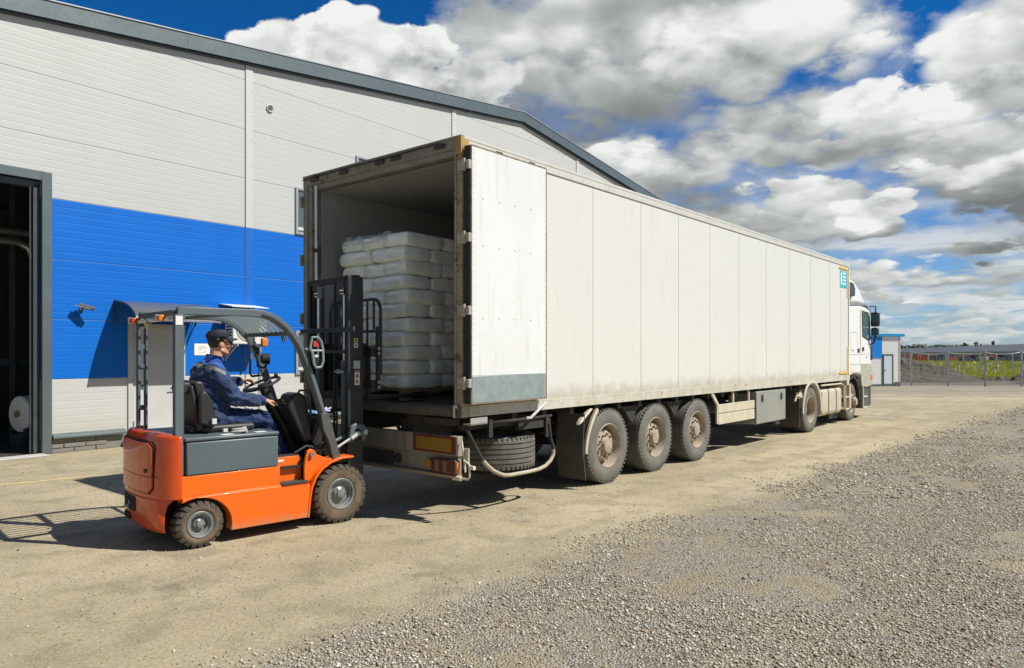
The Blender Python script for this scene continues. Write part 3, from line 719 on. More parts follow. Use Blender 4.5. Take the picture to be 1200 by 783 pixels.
# clutter in front of the shed
cols = [('stack of red bricks', (.32, .09, .05)), ('pile of white sacks', (.62, .60, .56)), ('heap of brown rubble', (.20, .14, .10)), ('dark blue covered load', (.08, .10, .15))]
for k in range(26):
    Y = 150 + random.random() * 60; px = 1062 + k * 5.6; x = (px - 600) / 850 * Y
    if k % 6 == 5: continue
    ci = (k * 7 + 3) % 4 if k > 15 else (3 if k % 3 else 0)
    q = M(); hh = .7 + random.random() * .7; 
    for j in range(5):
        q.box(x + j * .7 - 1.8 + random.random() * .3, x + j * .7 - 1.1, Y, Y + 1.5 + random.random(), 0, hh * (.6 + .5 * random.random()))
    tag(part('material_pile', q, mat(cols[ci][0], cols[ci][1], .8), bevel=.05), cols[ci][0] + ' among the clutter in front of the long shed', 'pile', 'piles in front of the long shed')
# far trees as one wood plus a few masts
tm = leaves_material('far foliage', (.030, .045, .018), (.05, .07, .03), (.025, .04, .02))
q = M(); r2 = random.Random(3)
for k in range(520):
    px = 1030 + k * .36; Y = 640 + r2.random() * 80; x = (px - 600) / 850 * Y; hh = 7.6 + 3.0 * noise.noise(Vector((px * .11, 0, 0))) + r2.random() * 1.8
    for j in range(16):
        c = Vector((x + r2.gauss(0, 1.8), Y + r2.gauss(0, 2), hh * (.15 + .85 * r2.random()))); s = .35 + r2.random() * .6
        u = Vector((r2.gauss(0, 1), r2.gauss(0, 1), r2.gauss(0, 1))).normalized(); w_ = u.orthogonal().normalized()
        q.add([c - u * s - w_ * s, c + u * s - w_ * s, c + u * s + w_ * s, c - u * s + w_ * s], [(0, 1, 2, 3)])
tag(part('distant_wood', q, tm), 'dark line of distant trees along the horizon', 'wood', kind='stuff')
for k, (px, hh, ww) in enumerate(((1131, 11.6, 1.4), (1144.5, 12.2, 2.6), (1164.5, 13.0, 1.9))):
    Y = 660; x = (px - 600) / 850 * Y
    q = M().box(x - ww * .35, x + ww * .35, Y, Y + 2, 0, hh * .86).box(x - ww * .6, x + ww * .6, Y - .2, Y + 2.2, hh * .86, hh * .94).box(x - ww * .25, x + ww * .25, Y, Y + 1, hh * .94, hh)
    lb = ('thin dark distant tower, leftmost above the tree line', 'broad dark distant tower above the tree line', 'tallest dark distant tower on the right of the tree line')[k]
    tag(part('distant_tower', q, mat('far tower', (.07, .08, .09), .8)), lb, 'tower', 'distant towers')
# car cut by the right edge of the view
CR = thing('parked_car', 'pale silver car parked beside the fence at the right edge of the yard', 'car', (29.75, 40.6, 0), R(4))
cp = mat('silver car paint', (.52, .60, .64), .25, .5, coat=.6)
prof = [(0, .28), (-.02, .62), (.15, .86), (.95, .98), (1.55, 1.40), (2.75, 1.46), (3.6, 1.08), (4.15, 1.0), (4.25, .6), (4.2, .28), (3.75, .25), (3.7, .5), (3.45, .62), (3.2, .5), (3.12, .25), (1.15, .25), (1.1, .5), (.85, .62), (.6, .5), (.52, .25)]
part('body', M().prism(prof, 'y', 0, 1.7), cp, CR, bevel=.04)
part('side_window', M().prism([(1.1, 1.0), (1.6, 1.34), (2.7, 1.39), (3.4, 1.06)], 'y', -.006, -.001).prism([(1.1, 1.0), (1.6, 1.34), (2.7, 1.39), (3.4, 1.06)], 'y', 1.701, 1.706), wglass, CR)
part('windscreen', M().add([(.98, .1, 1.0), (.98, 1.6, 1.0), (1.50, 1.5, 1.385), (1.50, .2, 1.385)], [(0, 1, 2, 3)]), wglass, CR)
for y0 in (.08, 1.32): part('headlight', M().box(-.035, .06, y0, y0 + .3, .62, .78), mat('lamp glass', (.5, .52, .55), .1), CR, bevel=.02)
part('grille', M().box(-.035, .03, .5, 1.2, .42, .72), mat('car black', (.02, .02, .02), .5), CR)
for x in (.85, 3.45):
    for y in (-.01, 1.53):
        wo = part('wheel', M().lathe((0, 0, 0), 'y', [(0, .1), (.02, .16), (.0, .2), (.18, .2)], 20), pipem, CR, loc=(x, y, .3))
        part('tyre', M().lathe((0, 0, 0), 'y', [(.0, .2), (-.005, .27), (.02, .3), (.16, .3), (.185, .27), (.18, .2)], 24), mat('car tyre', (.02, .02, .02), .8), wo)
#%%SECTION
# ------------------------------------------------------------------ semi trailer
def at(fr, u, v): return (fr.o[0] + u * fr.u[0] + v * fr.v[0], fr.o[1] + u * fr.u[1] + v * fr.v[1])
TR = thing('semi_trailer', 'long white refrigerated semi trailer with its rear doors open toward the forklift', 'trailer', (*T.o, 0), T.rz)
W, L = 2.80, 13.85
tw = mat('trailer white', (.66, .65, .60), .42, var=(.67, .66, .61), var_scale=.8, var_amt=.6, dirt=(1.10, 1.42, (.40, .34, .24), 5.), streak=((.52, .48, .39), .32), bump=(1.2, .12, .03))
tdirty = mat('rail dirty white', (.56, .53, .45), .6, var=(.36, .30, .21), var_scale=4, spots=((.25, .16, .08), 7, .62), bump=(20, .2, .004))
toprail = mat('top rail white', (.60, .59, .54), .45, var=(.50, .47, .40), var_scale=3, spots=((.42, .34, .22), 5, .66))
frame = mat('rusted frame', (.36, .32, .22), .65, var=(.24, .18, .10), var_scale=6, spots=((.20, .09, .035), 5, .56), bump=(25, .3, .004), streak=((.16, .09, .04), .6))
frameg = mat('grey stained frame', (.27, .26, .22), .65, var=(.17, .14, .10), var_scale=5, spots=((.14, .08, .04), 6, .6), bump=(20, .3, .004), streak=((.13, .10, .07), .6))
inner = mat('inner lining', (.42, .425, .42), .5, var=(.32, .325, .32), var_scale=1.2, spots=((.16, .15, .14), 9, .70), bump=(3, .2, .01))
black = mat('chassis black', (.022, .021, .020), .7, var=(.06, .052, .042), var_scale=4)
rubber = mat('rubber seal', (.02, .02, .02), .6)
galv = mat('galvanised plate', (.34, .41, .39), .42, .55, var=(.46, .52, .50), var_scale=9, var_amt=.8, spots=((.30, .17, .08), 3.2, .68), bump=(8, .15, .01))
steel = mat('bare steel', (.55, .55, .53), .3, .9)
sandy = mat('dusty cream paint', (.58, .52, .40), .6, var=(.44, .37, .26), var_scale=5, bump=(15, .2, .004))
seam = mat('seam shade', (.50, .49, .44), .6)
# walls
q = M(); q.use(tw).box(.09, L, 0, .03, 1.185, 3.905)
q.use(seam)
for u in (2.43, 3.65, 4.79, 5.90, 7.09, 8.38, 9.64, 10.97, 12.3, 13.2): q.box(u - .005, u + .005, -.0025, -.0002, 1.19, 3.90)
part('side_wall', q, None, TR)
part('far_side_wall', M().box(.09, L, W - .03, W, 1.185, 3.905), tw, TR)
q = M(); q.use(inner).box(.095, L - .03, .031, .085, 1.19, 3.86).box(.095, L - .03, W - .22, W - .032, 1.19, 3.86).box(.095, L - .04, .086, W - .221, 3.80, 3.86).box(L - .12, L - .03, .086, W - .221, 1.19, 3.80)
for k in range(9): q.box(.3 + k * 1.4, .31 + k * 1.4, W - .2235, W - .2205, 1.3, 3.79)
for k in range(22): q.box(.1, 13.6, .1 + k * .115, .106 + k * .115, 3.797, 3.7995)
part('inner_lining', q, None, TR)
part('cargo_floor', M().box(.06, L - .03, .03, W - .03, 1.10, 1.188), mat('plywood floor', (.10, .075, .055), .6, var=(.055, .045, .035), var_scale=5), TR)
part('roof', M().box(0, L, 0.01, W - .01, 3.905, 3.985), toprail, TR, bevel=.01)
part('front_wall', M().box(L - .03, L, .03, W - .03, 1.10, 3.905), tw, TR)
# top rail and bottom rail with rivets
q = M(); q.use(toprail).box(.02, L + .01, -.014, -.0005, 3.885, 3.998).box(.02, L + .01, -.018, -.014, 3.965, 3.998)
for k in range(110): q.ball((.18 + k * .125, -.0145, 3.912), .0065, 6)
part('top_rail', q, None, TR)
q = M(); q.use(tdirty).box(.09, L, -.016, .04, 1.075, 1.19)
for k in range(110): q.ball((.15 + k * .125, -.0165, 1.172), .006, 6)
part('bottom_rail', q, None, TR)
part('far_bottom_rail', M().box(.09, L, W - .04, W + .016, 1.075, 1.19), tdirty, TR)
part('far_top_rail', M().box(.02, L + .01, W - .0005, W + .014, 3.885, 3.998), toprail, TR)
part('front_post', M().box(L - .05, L + .012, -.02, -.0161, 1.075, 3.88), mat('post cream', (.72, .70, .62), .5), TR)
# marker tape and notice near the front
yt = mat('amber tape', (.80, .46, .04), .45)
q = M()
q.box(13.05, 13.74, -.021, -.0181, 3.79, 3.835).box(13.70, 13.745, -.021, -.0181, 3.12, 3.79).box(13.70, 13.745, -.021, -.0181, 1.24, 1.92).box(13.05, 13.70, -.021, -.0181, 1.24, 1.285)
part('marker_tape', q, yt, TR)
q = M(); q.use(mat('notice cyan', (.05, .42, .50), .5)).box(13.12, 13.66, -.0065, -.003, 3.34, 3.74)
q.use(mat('notice pale', (.6, .8, .82), .5))
for k, z in enumerate((3.67, 3.585, 3.505, 3.42)): q.box(13.32, 13.60, -.0075, -.0066, z, z + .045)
q.box(13.16, 13.26, -.0075, -.0066, 3.40, 3.70)
part('notice', q, None, TR)
# rear frame
part('rear_post', M().use(frame).box(-.01, .088, -.012, .09, 1.07, 3.88).box(-.018, -.0105, .062, .09, 1.19, 3.86), None, TR, bevel=.006)
part('corner_patch', M().box(-.022, .09, -.0165, -.0125, 3.80, 3.985).box(-.026, -.0221, -.0165, .075, 3.80, 3.985), mat('ochre paint patch', (.45, .29, .09), .6, var=(.22, .13, .06), var_scale=14), TR)
q = M().use(mat('rivet dark', (.10, .07, .05), .6))
for k in range(42): q.ball((.045, -.0125, 1.2 + k * .063), .006, 6); q.ball((-.0185, .045, 1.2 + k * .063), .006, 6)
part('post_rivet', q, None, TR)
part('far_rear_post', M().use(frameg).box(-.01, .09, W - .09, W + .012, 1.07, 3.88).box(-.004, .09, W - .175, W - .095, 1.19, 3.86).box(.01, .09, W - .215, W - .18, 1.19, 3.86), None, TR, bevel=.006)
part('rear_header', M().use(frameg).box(-.012, .09, -.012, W + .012, 3.865, 4.0).box(-.02, -.0125, -.012, W + .012, 3.975, 4.0).box(.0, .12, .09, W - .22, 3.80, 3.863), None, TR, bevel=.006)
lm = mat('marker lamp dark', (.035, .02, .015), .4)
for v in (.30, 1.0, 1.28, 1.95, 2.55):
    part('marker_lamp', M().box(-.045, -.0205, v - .08, v + .08, 3.90, 3.945), lm, TR, bevel=.012)
q = M(); q.tube([(-.03, 2.8, 3.95), (-.035, 2.0, 3.962), (-.03, 1.2, 3.955), (-.035, .3, 3.962)], .007, 6); part('cable', q, rubber, TR)
# rear sill with buffers
sill = mat('sill steel', (.13, .12, .10), .55, .2, var=(.08, .07, .055), var_scale=5, bump=(12, .3, .006))
q = M(); q.use(sill).box(-.03, .09, -.005, W, 1.075, 1.185)
for k in range(7): q.box(-.042, -.031, .12 + k * .38, .44 + k * .38, 1.095, 1.168)
part('rear_sill', q, None, TR, bevel=.005)
q = M(); q.box(-.06, -.043, .05, .065, 1.07, 1.2).box(-.06, -.043, .02, .05, 1.17, 1.2); part('catch', q, mat('catch pale', (.6, .58, .5), .5), TR)
part('corner_plate', M().use(mat('riveted plate', (.40, .38, .31), .5, .3)).box(.095, .25, -.022, -.0165, 1.08, 1.19), None, TR, bevel=.002)
part('step_plate', M().box(.10, .36, -.035, .08, .985, 1.0).box(.10, .36, -.035, -.028, .985, 1.06), mat('plate light', (.5, .5, .46), .4, .5), TR)
part('buffer', M().box(-.05, .08, .10, .52, .985, 1.06), black, TR, bevel=.01); part('buffer', M().box(-.05, .08, 2.3, 2.7, .985, 1.06), black, TR, bevel=.01)
# open door folded flat along the near side
dw = mat('door white', (.74, .755, .75), .4, var=(.66, .66, .62), var_scale=1.5, var_amt=.5, streak=((.50, .42, .30), .38), spots=((.36, .22, .11), 1.7, .735), bump=(1.5, .15, .02))
dr = mat('door edge rust', (.32, .25, .16), .7, var=(.20, .10, .045), var_scale=9, var_amt=.9)
DR = part('rear_door', M().box(.035, 1.285, -.115, -.05, 1.505, 3.875), dw, TR, bevel=.004)
part('galvanised_plate', M().box(.038, 1.282, -.1175, -.048, 1.225, 1.5035), galv, DR, bevel=.003)
q = M().use(dr).box(.024, .0345, -.118, -.046, 1.215, 3.885).box(1.2855, 1.297, -.118, -.046, 1.215, 3.885).box(.035, 1.285, -.118, -.046, 3.876, 3.888).box(.035, 1.285, -.118, -.046, 1.212, 1.224)
part('edge_strip', q, None, DR)
q = M().use(mat('rivet', (.35, .33, .28), .5))
for k in range(34): q.ball((.06, -.1155, 1.56 + k * .068), .0045, 6); q.ball((1.262, -.1155, 1.56 + k * .068), .0045, 6)
q.use(mat('bolt hole', (.08, .06, .05), .6))
for z in (3.35, 2.86, 2.1): 
    for u in (.20, .46, .72, 1.0): q.ball((u, -.1155, z + u * .01), .006, 6)
part('door_rivet', q, None, DR)
part('door_seal', M().box(.008, .0235, -.112, -.03, 1.215, 3.88), rubber, DR)
part('inner_face', M().box(.05, 1.27, -.0495, -.044, 1.24, 3.86), mat('door inner', (.3, .3, .29), .6), DR)
for u in (.48, 1.05): part('door_catch', M().box(u, u + .09, -.07, -.04, 3.889, 3.92), lm, DR)
hg = mat('hinge metal', (.50, .47, .40), .45, .3, var=(.34, .26, .17), var_scale=18)
for z in (3.68, 2.93, 2.18, 1.43):
    part('hinge', M().box(-.032, -.0125, -.045, .035, z - .055, z + .055).cyl((-.022, -.055, z - .065), (-.022, -.055, z + .065), .018, 10).box(-.02, .0235, -.1195, -.075, z - .045, z + .045).box(-.038, -.0325, -.01, .03, z - .045, z - .01).box(-.038, -.0325, -.01, .03, z + .01, z + .045), hg, TR, bevel=.004)
# far door folded along the far side
FD = part('far_rear_door', M().box(.12, 1.43, W + .03, W + .10, 1.20, 3.94), dw, TR, bevel=.004, label='far rear door folded back along the shaded side')
for z in (3.68, 2.93, 2.18, 1.43): part('hinge', M().box(-.03, .12, W + .013, W + .06, z - .07, z + .07), frameg, TR, bevel=.004, label='dark hinge on the far door post')
part('locking_bar', M().cyl((-.028, W - .30, 1.2), (-.028, W - .30, 3.84), .019, 12), mat('bright bar', (.72, .72, .70), .25, .8), TR)
q = M(); q.box(-.05, -.008, W - .335, W - .265, 3.0, 3.05).box(-.05, -.03, W - .40, W - .37, 2.72, 3.06).box(-.05, -.03, W - .37, W - .30, 3.0, 3.05).box(-.05, -.008, W - .33, W - .27, 1.8, 1.85); part('bar_bracket', q, lm, TR)
# rear bumper, lamps
bw = mat('bumper board', (.30, .275, .22), .6, var=(.19, .16, .115), var_scale=3.5, streak=((.15, .12, .09), .7), bump=(12, .25, .006))
BP = part('rear_bumper', M().use(bw).box(-.03, .05, .03, W - .03, .665, .875), None, TR, bevel=.006)
q = M().use(bw).box(.0, .05, .05, W - .05, .475, .66).use(mat('bumper edge', (.34, .27, .17), .6)).box(-.05, .06, .05, W - .05, .44, .47)
part('lamp_board', q, None, BP, bevel=.004)
part('plate_recess', M().box(-.008, -.001, 1.05, 1.62, .49, .635).cyl((-.02, .98, .565), (-.001, .98, .565), .055, 16).cyl((-.02, 1.70, .565), (-.001, 1.70, .565), .055, 16), mat('recess dark', (.05, .045, .04), .6), BP)
part('hazard_panel', M().use(mat('hazard red', (.15, .025, .018), .5)).box(-.038, -.031, .06, .70, .685, .87), None, BP)
part('hazard_field', M().use(mat('hazard amber', (.30, .17, .018), .5, var=(.23, .12, .012), var_scale=30)).box(-.042, -.0385, .11, .65, .71, .845), None, BP)
TL = part('tail_lamp', M().box(-.075, -.001, .02, .38, .485, .635), mat('tail lamp red', (.09, .035, .025), .25), BP, bevel=.015)
part('tail_lamp_panel', M().box(-.079, -.0755, .14, .20, .50, .62).box(-.079, -.0755, .26, .32, .50, .62), mat('lamp pink', (.20, .11, .09), .3), TL)
part('indicator_lamp', M().cyl((-.05, .45, .565), (-.001, .45, .565), .05, 18), mat('lamp amber', (.38, .19, .03), .3), BP)
part('tail_lamp', M().box(-.075, -.001, W - .38, W - .02, .485, .635), mat('tail lamp red', (.3, .04, .03), .25), BP, bevel=.015)
part('side_reflector', M().box(-.072, -.03, -.004, .019, .50, .62), mat('orange lens', (.75, .22, .06), .3), BP)
cw = mat('bracket cream', (.62, .57, .46), .5)
q = M(); q.tube([(-.0, .0, .83), (-.02, -.06, .62), (-.03, -.08, .52)], .011, 7); q.tube([(-.03, .02, .45), (-.03, -.12, .45), (-.03, -.14, .48), (-.03, -.14, .60), (-.02, -.05, .64)], .011, 7)
q.cyl((-.03, -.02, .445), (-.03, .09, .445), .022, 10); q.cyl((-.03, -.14, .575), (-.03, -.21, .575), .022, 10); q.box(.0, .012, -.1, -.03, .60, .76)
part('guard_bracket', q, cw, BP)
# chassis
CH = part('chassis', M().box(.06, L - .6, .80, .92, .80, 1.075).box(.06, L - .6, W - .92, W - .80, .80, 1.075), black, TR)
q = M()
for k in range(24): q.box(.3 + k * .56, .38 + k * .56, .04, W - .04, .99, 1.07)
part('crossmember', q, black, CH)
for v in (.95, W - .95): part('hanger', M().box(.05, .11, v - .05, v + .05, .5, 1.0), black, CH)
part('brace', M().box(.11, .9, .10, .16, .92, .98), black, CH); part('brace', M().box(1.0, 1.6, .06, .10, .86, .96), black, CH)
part('pipe', M().tube([(.2, .08, 1.0), (.9, .05, .98), (1.6, .05, .99)], .02, 6), black, CH)
part('hanger', M().box(.46, .52, .03, .06, .82, 1.02), black, CH); part('hanger', M().box(1.48, 1.53, .03, .06, .74, 1.0), black, CH)
part('lever', M().tube([(1.02, -.03, 1.0), (1.10, -.035, 1.0), (1.38, -.04, 1.16)], .018, 8), mat('bright tube', (.6, .6, .57), .3, .5), TR)
# wheels
tyre_m = mat('dusty tyre', (.125, .12, .105), .85, var=(.20, .19, .16), var_scale=3, var_amt=.6, bump=(40, .3, .004))
tread_m = mat('tread rubber', (.11, .105, .09), .85, var=(.21, .19, .155), var_scale=6)
rim_m = mat('dusty rim', (.40, .335, .25), .6, var=(.24, .185, .125), var_scale=9, bump=(25, .3, .004))
nut_m = mat('nut metal', (.16, .135, .10), .5, .5)
def rim_profile(kind):
    if kind == 'trailer': return [(.14, .296), (.012, .297), (.006, .288), (.03, .278), (.10, .262), (.17, .25), (.17, .215), (.10, .208), (.070, .195), (.062, .175), (.062, .115), (.035, .10), (.012, .092), (.006, .05), (.004, 0)]
    if kind == 'drive': return [(.14, .296), (.012, .297), (.006, .288), (.03, .275), (.12, .262), (.25, .245), (.27, .20), (.262, .15), (.20, .14), (.13, .125), (.12, .06), (.118, 0)]
    return [(.14, .296), (.012, .297), (.006, .288), (.04, .275), (.05, .24), (-.01, .20), (-.05, .18), (-.055, .125), (-.10, .11), (-.14, .09), (-.145, 0)]
def make_wheel(kind, parent, u, v, r, Wd, flip=False, name='wheel'):
    q = M().use(rim_m).lathe((0, 0, 0), 'y', rim_profile(kind), 40, cap=False)
    q.use(nut_m); nd = {'trailer': .058, 'drive': .24, 'front': -.058}[kind]
    for k in range(10):
        a = 2 * math.pi * k / 10 + .2; rr = .148 if kind != 'drive' else .165
        q.use(nut_m).lathe((rr * math.cos(a), nd, rr * math.sin(a)), (0, -1, 0), [(0, .016), (.028, .016), (.034, .009)], 6, smooth=False)
        if kind == 'trailer':
            a += math.pi / 10; q.use(rubber).lathe((.187 * math.cos(a), .0665, .187 * math.sin(a)), (0, -1, 0), [(0, .014), (.004, .014)], 10)
    wo = part(name, q, None, parent, loc=(u, v, r)); R_ = r
    pr = [(.055, .285), (.012, .298), (.002, .33), (-.004, .37), (-.004, R_ - .10), (.006, R_ - .055), (.020, R_ - .022), (.034, R_ - .010), (.05, R_ - .002)]
    q = M().use(tyre_m).lathe((0, 0, 0), 'y', pr, 64, cap=False)
    q.use(tread_m); prt = [(.05, R_ - .002)]; n = 5
    for k in range(n):
        a = .05 + (Wd - .1) * (k + .5) / n; prt += [(a - .013, R_), (a - .009, R_ - .014), (a + .003, R_ - .014), (a + .007, R_)]
    prt += [(Wd - .05, R_ - .002)]; q.lathe((0, 0, 0), 'y', prt, 64, cap=False)
    q.use(tyre_m).lathe((0, 0, 0), 'y', [(Wd - .05, R_ - .002), (Wd - .02, R_ - .02), (Wd, R_ - .1), (Wd, .36), (Wd - .03, .29), (.20, .285), (.20, .05)], 48, cap=False)
    q.use(tread_m)
    for k in range(52):
        a = 2 * math.pi * k / 52; ca, sa = math.cos(a), math.sin(a)
        for y0, y1 in ((.010, .052), (Wd - .052, Wd - .01)):
            c = Vector((ca * (R_ - .016), 0, sa * (R_ - .016))); tt = Vector((-sa, 0, ca)); rr = Vector((ca, 0, sa))
            vs_ = [c + tt * (st * .013) + rr * (sr * .0135) + Vector((0, yy, 0)) for yy in (y0, y1) for st in (-1, 1) for sr in (-1, 1)]
            q.add(vs_, [(0, 1, 3, 2), (4, 6, 7, 5), (0, 4, 5, 1), (2, 3, 7, 6), (0, 2, 6, 4), (1, 5, 7, 3)])
    part('tyre', q, None, wo)
    if flip: wo.rotation_euler = (0, 0, math.pi)
    return wo
w1 = make_wheel('trailer', TR, 2.85, .02, .505, .385)
for u in (4.14, 5.50):
    c = copy_tree(w1, TR); c.location = (u, .02, .505); c.rotation_euler = (0, random.random() * 3, 0)
for u in (2.85, 4.14, 5.50):
    c = copy_tree(w1, TR); c.location = (u, W - .02, .505); c.rotation_euler = (0, 0, math.pi)
    part('axle', M().cyl((u, .35, .505), (u, W - .35, .505), .07, 12).box(u - .05, u + .35, .83, .90, .62, .8).box(u - .05, u + .35, W - .9, W - .83, .62, .8).cyl((u + .3, .86, .62), (u + .3, .86, .95), .12).cyl((u + .3, W - .86, .62), (u + .3, W - .86, .95), .12), black, TR)
# mudguards and flap behind the first axle
q = M().use(black)
ar = [(2.85 + .60 * math.cos(R(a)), .50 + .58 * math.sin(R(a))) for a in range(180, 84, -12)]
q.prism(ar + [(x, z - .025) for x, z in ar[::-1]], 'y', .06, .42)
part('mudguard', q, black, TR)
edge = [(p[0], -.005 + .02, p[1]) for p in [(2.20, .86)] + [(2.85 + .605 * math.cos(R(a)), .50 + .585 * math.sin(R(a))) for a in range(190, 110, -10)]][1:]
part('mudguard_edge', M().bar([(2.285 + .27 * (i / 7) ** 2.0, .02, .45 + .56 * i / 7) for i in range(8)], .05, .05, side=(0, 1, 0)).prism([(2.12, .83), (2.20, .86), (2.44, 1.02), (2.40, 1.03), (2.17, .90)], 'y', .0, .06), sandy, TR, bevel=.01)
q = M(); q.add([(2.235, -.0, .97), (2.235, .42, .97), (2.20, .42, .54), (2.20, -.0, .54), (2.26, .42, .12), (2.26, 0, .12), (2.25, -.0, .97), (2.25, .42, .97), (2.215, .42, .54), (2.215, 0, .54), (2.275, .42, .12), (2.275, 0, .12)],
  [(0, 1, 2, 3), (3, 2, 4, 5), (6, 9, 8, 7), (9, 11, 10, 8), (0, 3, 9, 6), (3, 5, 11, 9), (1, 7, 8, 2), (2, 8, 10, 4), (5, 4, 10, 11), (0, 6, 7, 1)])
part('mud_flap', q, mat('flap rubber', (.06, .056, .047), .8, var=(.11, .10, .08), var_scale=3), TR)
for u0 in (3.55, 4.85): part('mudguard', M().prism([(u0 - .28, 1.0), (u0 + .28, 1.0), (u0 + .15, .92), (u0, .76), (u0 - .15, .92)], 'y', .1, .42), black, TR)
# spare wheel lying in its carrier
sp = copy_tree(w1, TR); sp.name = 'spare_wheel'; sp.location = (1.12, .56, .395); sp.rotation_euler = (math.pi / 2, 0, 0)
tubem = mat('carrier tube cream', (.44, .39, .30), .6, var=(.26, .22, .16), var_scale=9)
for v in (.03, 1.15):
    part('carrier_tube', M().tube([(.36, v, .585), (.418, v, .532), (.52, v, .46), (.614, v, .415), (.70, v, .385), (.80, v, .372), (1.139, v, .368), (1.34, v, .375), (1.464, v, .40), (1.56, v, .45), (1.62, v, .52), (1.615, v, .58)], .023, 10), tubem, TR)
    part('shaded_tube_end', M().tube([(.10, v, .95), (.215, v, .782), (.33, v, .62), (.355, v, .59)], .021, 10), black, TR); part('shaded_tube_end', M().tube([(1.615, v, .585), (1.61, v, .63), (1.565, v, .705), (1.53, v, .9)], .021, 10), black, TR)  # upper ends of the cream tube in black, their shade put into the colour
part('carrier_bar', M().box(.72, .78, .03, 1.15, .345, .372).box(1.20, 1.26, .03, 1.15, .345, .372), black, TR)
# side guard and tool box
q = M().use(sandy).box(6.22, 7.78, -.01, .02, .53, .70).box(6.22, 7.78, -.01, .02, .72, .87).box(6.22, 7.78, .0, .012, .70, .72)
SG = part('side_guard', q, None, TR, bevel=.006)
part('guard_strut', M().bar([(6.20, .01, .55), (6.20, .01, .88), (5.98, .01, 1.08)], .03, .06, side=(0, 1, 0)), sandy, SG)
for u in (6.9, 7.6): part('guard_strut', M().bar([(u, .035, .55), (u, .035, 1.08)], .03, .05, side=(0, 1, 0)), sandy, SG)
TB = part('tool_box', M().box(7.88, 9.40, -.01, .55, .41, 1.02), mat('tool box grey', (.36, .37, .33), .45, .3, var=(.28, .27, .23), var_scale=2, bump=(2, .2, .01)), TR, bevel=.012)
for u in (8.15, 9.15): part('latch', M().box(u - .04, u + .04, -.022, -.0105, .82, .95).cyl((u, -.03, .88), (u, -.022, .88), .02), lm, TB)
part('landing_leg', M().box(9.66, 9.80, .35, .49, .32, 1.07).box(9.6, 9.86, .27, .57, .26, .32), black, TR)
part('landing_leg', M().box(9.66, 9.80, W - .49, W - .35, .32, 1.07).box(9.6, 9.86, W - .57, W - .27, .26, .32), black, TR)
part('air_tank', M().cyl((6.3, .55, .78), (7.5, .55, .78), .15, 18).cyl((6.3, .95, .74), (7.5, .95, .74), .15, 18), black, TR)
part('far_side_guard', M().box(6.2, 9.4, W - .02, W + .01, .53, .87), sandy, TR)
part('cooling_unit', M().box(L + .001, L + .22, .5, W - .5, 2.2, 3.75), mat('cooling grey', (.5, .5, .49), .5), TR, bevel=.05)

# ------------------------------------------------------------------ tractor unit
TK = thing('truck_tractor', 'white high roof truck tractor coupled to the front of the trailer', 'truck', (*T.o, 0), T.rz)
cabw = mat('cab white', (.74, .74, .72), .45, coat=.0, dirt=(.9, 1.5, (.50, .46, .37), 1.2))
lowc = mat('cab lower dusty', (.44, .42, .35), .5, var=(.34, .30, .23), var_scale=4)
V0, V1 = .10, 2.62
cabp = [(14.12, 1.12), (14.12, 2.98), (15.20, 3.04), (15.9, 3.02), (16.12, 2.86), (16.36, 2.2), (16.42, 1.75), (16.42, 1.12), (15.35, 1.12), (15.30, 1.16), (15.20, 1.165), (14.95, 1.19), (14.70, 1.19), (14.42, 1.15), (14.30, 1.12)]
part('cab', M().prism(cabp, 'y', V0, V1), cabw, TK, bevel=.07, seg=4)
rp = [(14.05, 3.00), (14.05, 3.62), (14.5, 3.66), (14.9, 3.62), (15.35, 3.44), (15.75, 3.20), (15.95, 3.04), (15.2, 3.045)]
rf2 = part('roof_fairing', M().prism(rp, 'y', V0 + .03, V1 - .03), cabw, TK, bevel=.09, seg=4)
part('fairing_box', M().prism([(14.00, 3.20), (14.00, 3.56), (14.45, 3.54), (14.60, 3.42), (14.60, 3.22), (14.35, 3.18)], 'y', V0 - .06, V0 + .12), mat('box dark', (.035, .035, .038), .35), rf2, bevel=.02)
part('gutter', M().bar([(14.2, V0 - .012, 3.00), (15.2, V0 - .012, 3.055), (15.9, V0 - .012, 3.035)], .03, .045, side=(0, 1, 0)), mat('gutter grey', (.25, .25, .25), .5), TK)
for s_ in (V0 - .004, V1 + .004):
    DRr = part('door', M().prism(rrect(15.30, 16.22, 1.72, 2.93, .06), 'y', s_ - .006, s_ + .006), cabw, TK)
    part('door_window', M().prism([(15.44, 2.20), (15.40, 2.87), (15.98, 2.84), (16.16, 2.48), (16.20, 2.12), (16.0, 2.10)], 'y', s_ - .010, s_ + .010), mat('cab glass', (.10, .16, .17), .05, 0, spec=.9), DRr)
    part('window_edge', M().tube([(15.44, s_ - .008, 2.20), (15.40, s_ - .008, 2.87), (15.98, s_ - .008, 2.84), (16.16, s_ - .008, 2.48), (16.20, s_ - .008, 2.12), (16.0, s_ - .008, 2.10)], .016, 6, closed=True), mat('window rubber', (.02, .02, .02), .6), DRr)
    part('door_handle', M().box(15.42, 15.58, s_ - .02, s_ + .02, 1.80, 1.90), lm, DRr)
ls = mat('panel line', (.28, .27, .25), .6)
q = M(); q.box(14.30, 15.24, V0 - .003, V0 - .0005, 1.70, 1.712).box(15.26, 15.268, V0 - .003, V0 - .0005, 1.2, 2.95).box(14.4, 15.0, V0 - .003, V0 - .0005, 2.28, 2.288).box(14.4, 14.408, V0 - .003, V0 - .0005, 1.75, 2.28).box(15.0, 15.008, V0 - .003, V0 - .0005, 1.75, 2.28).box(14.3, 16.3, V0 - .003, V0 - .0005, 1.44, 1.452)
part('panel_line', q, ls, TK)
part('side_vent', M().box(15.02, 15.18, V0 - .012, V0 - .001, 1.76, 1.86), lm, TK)
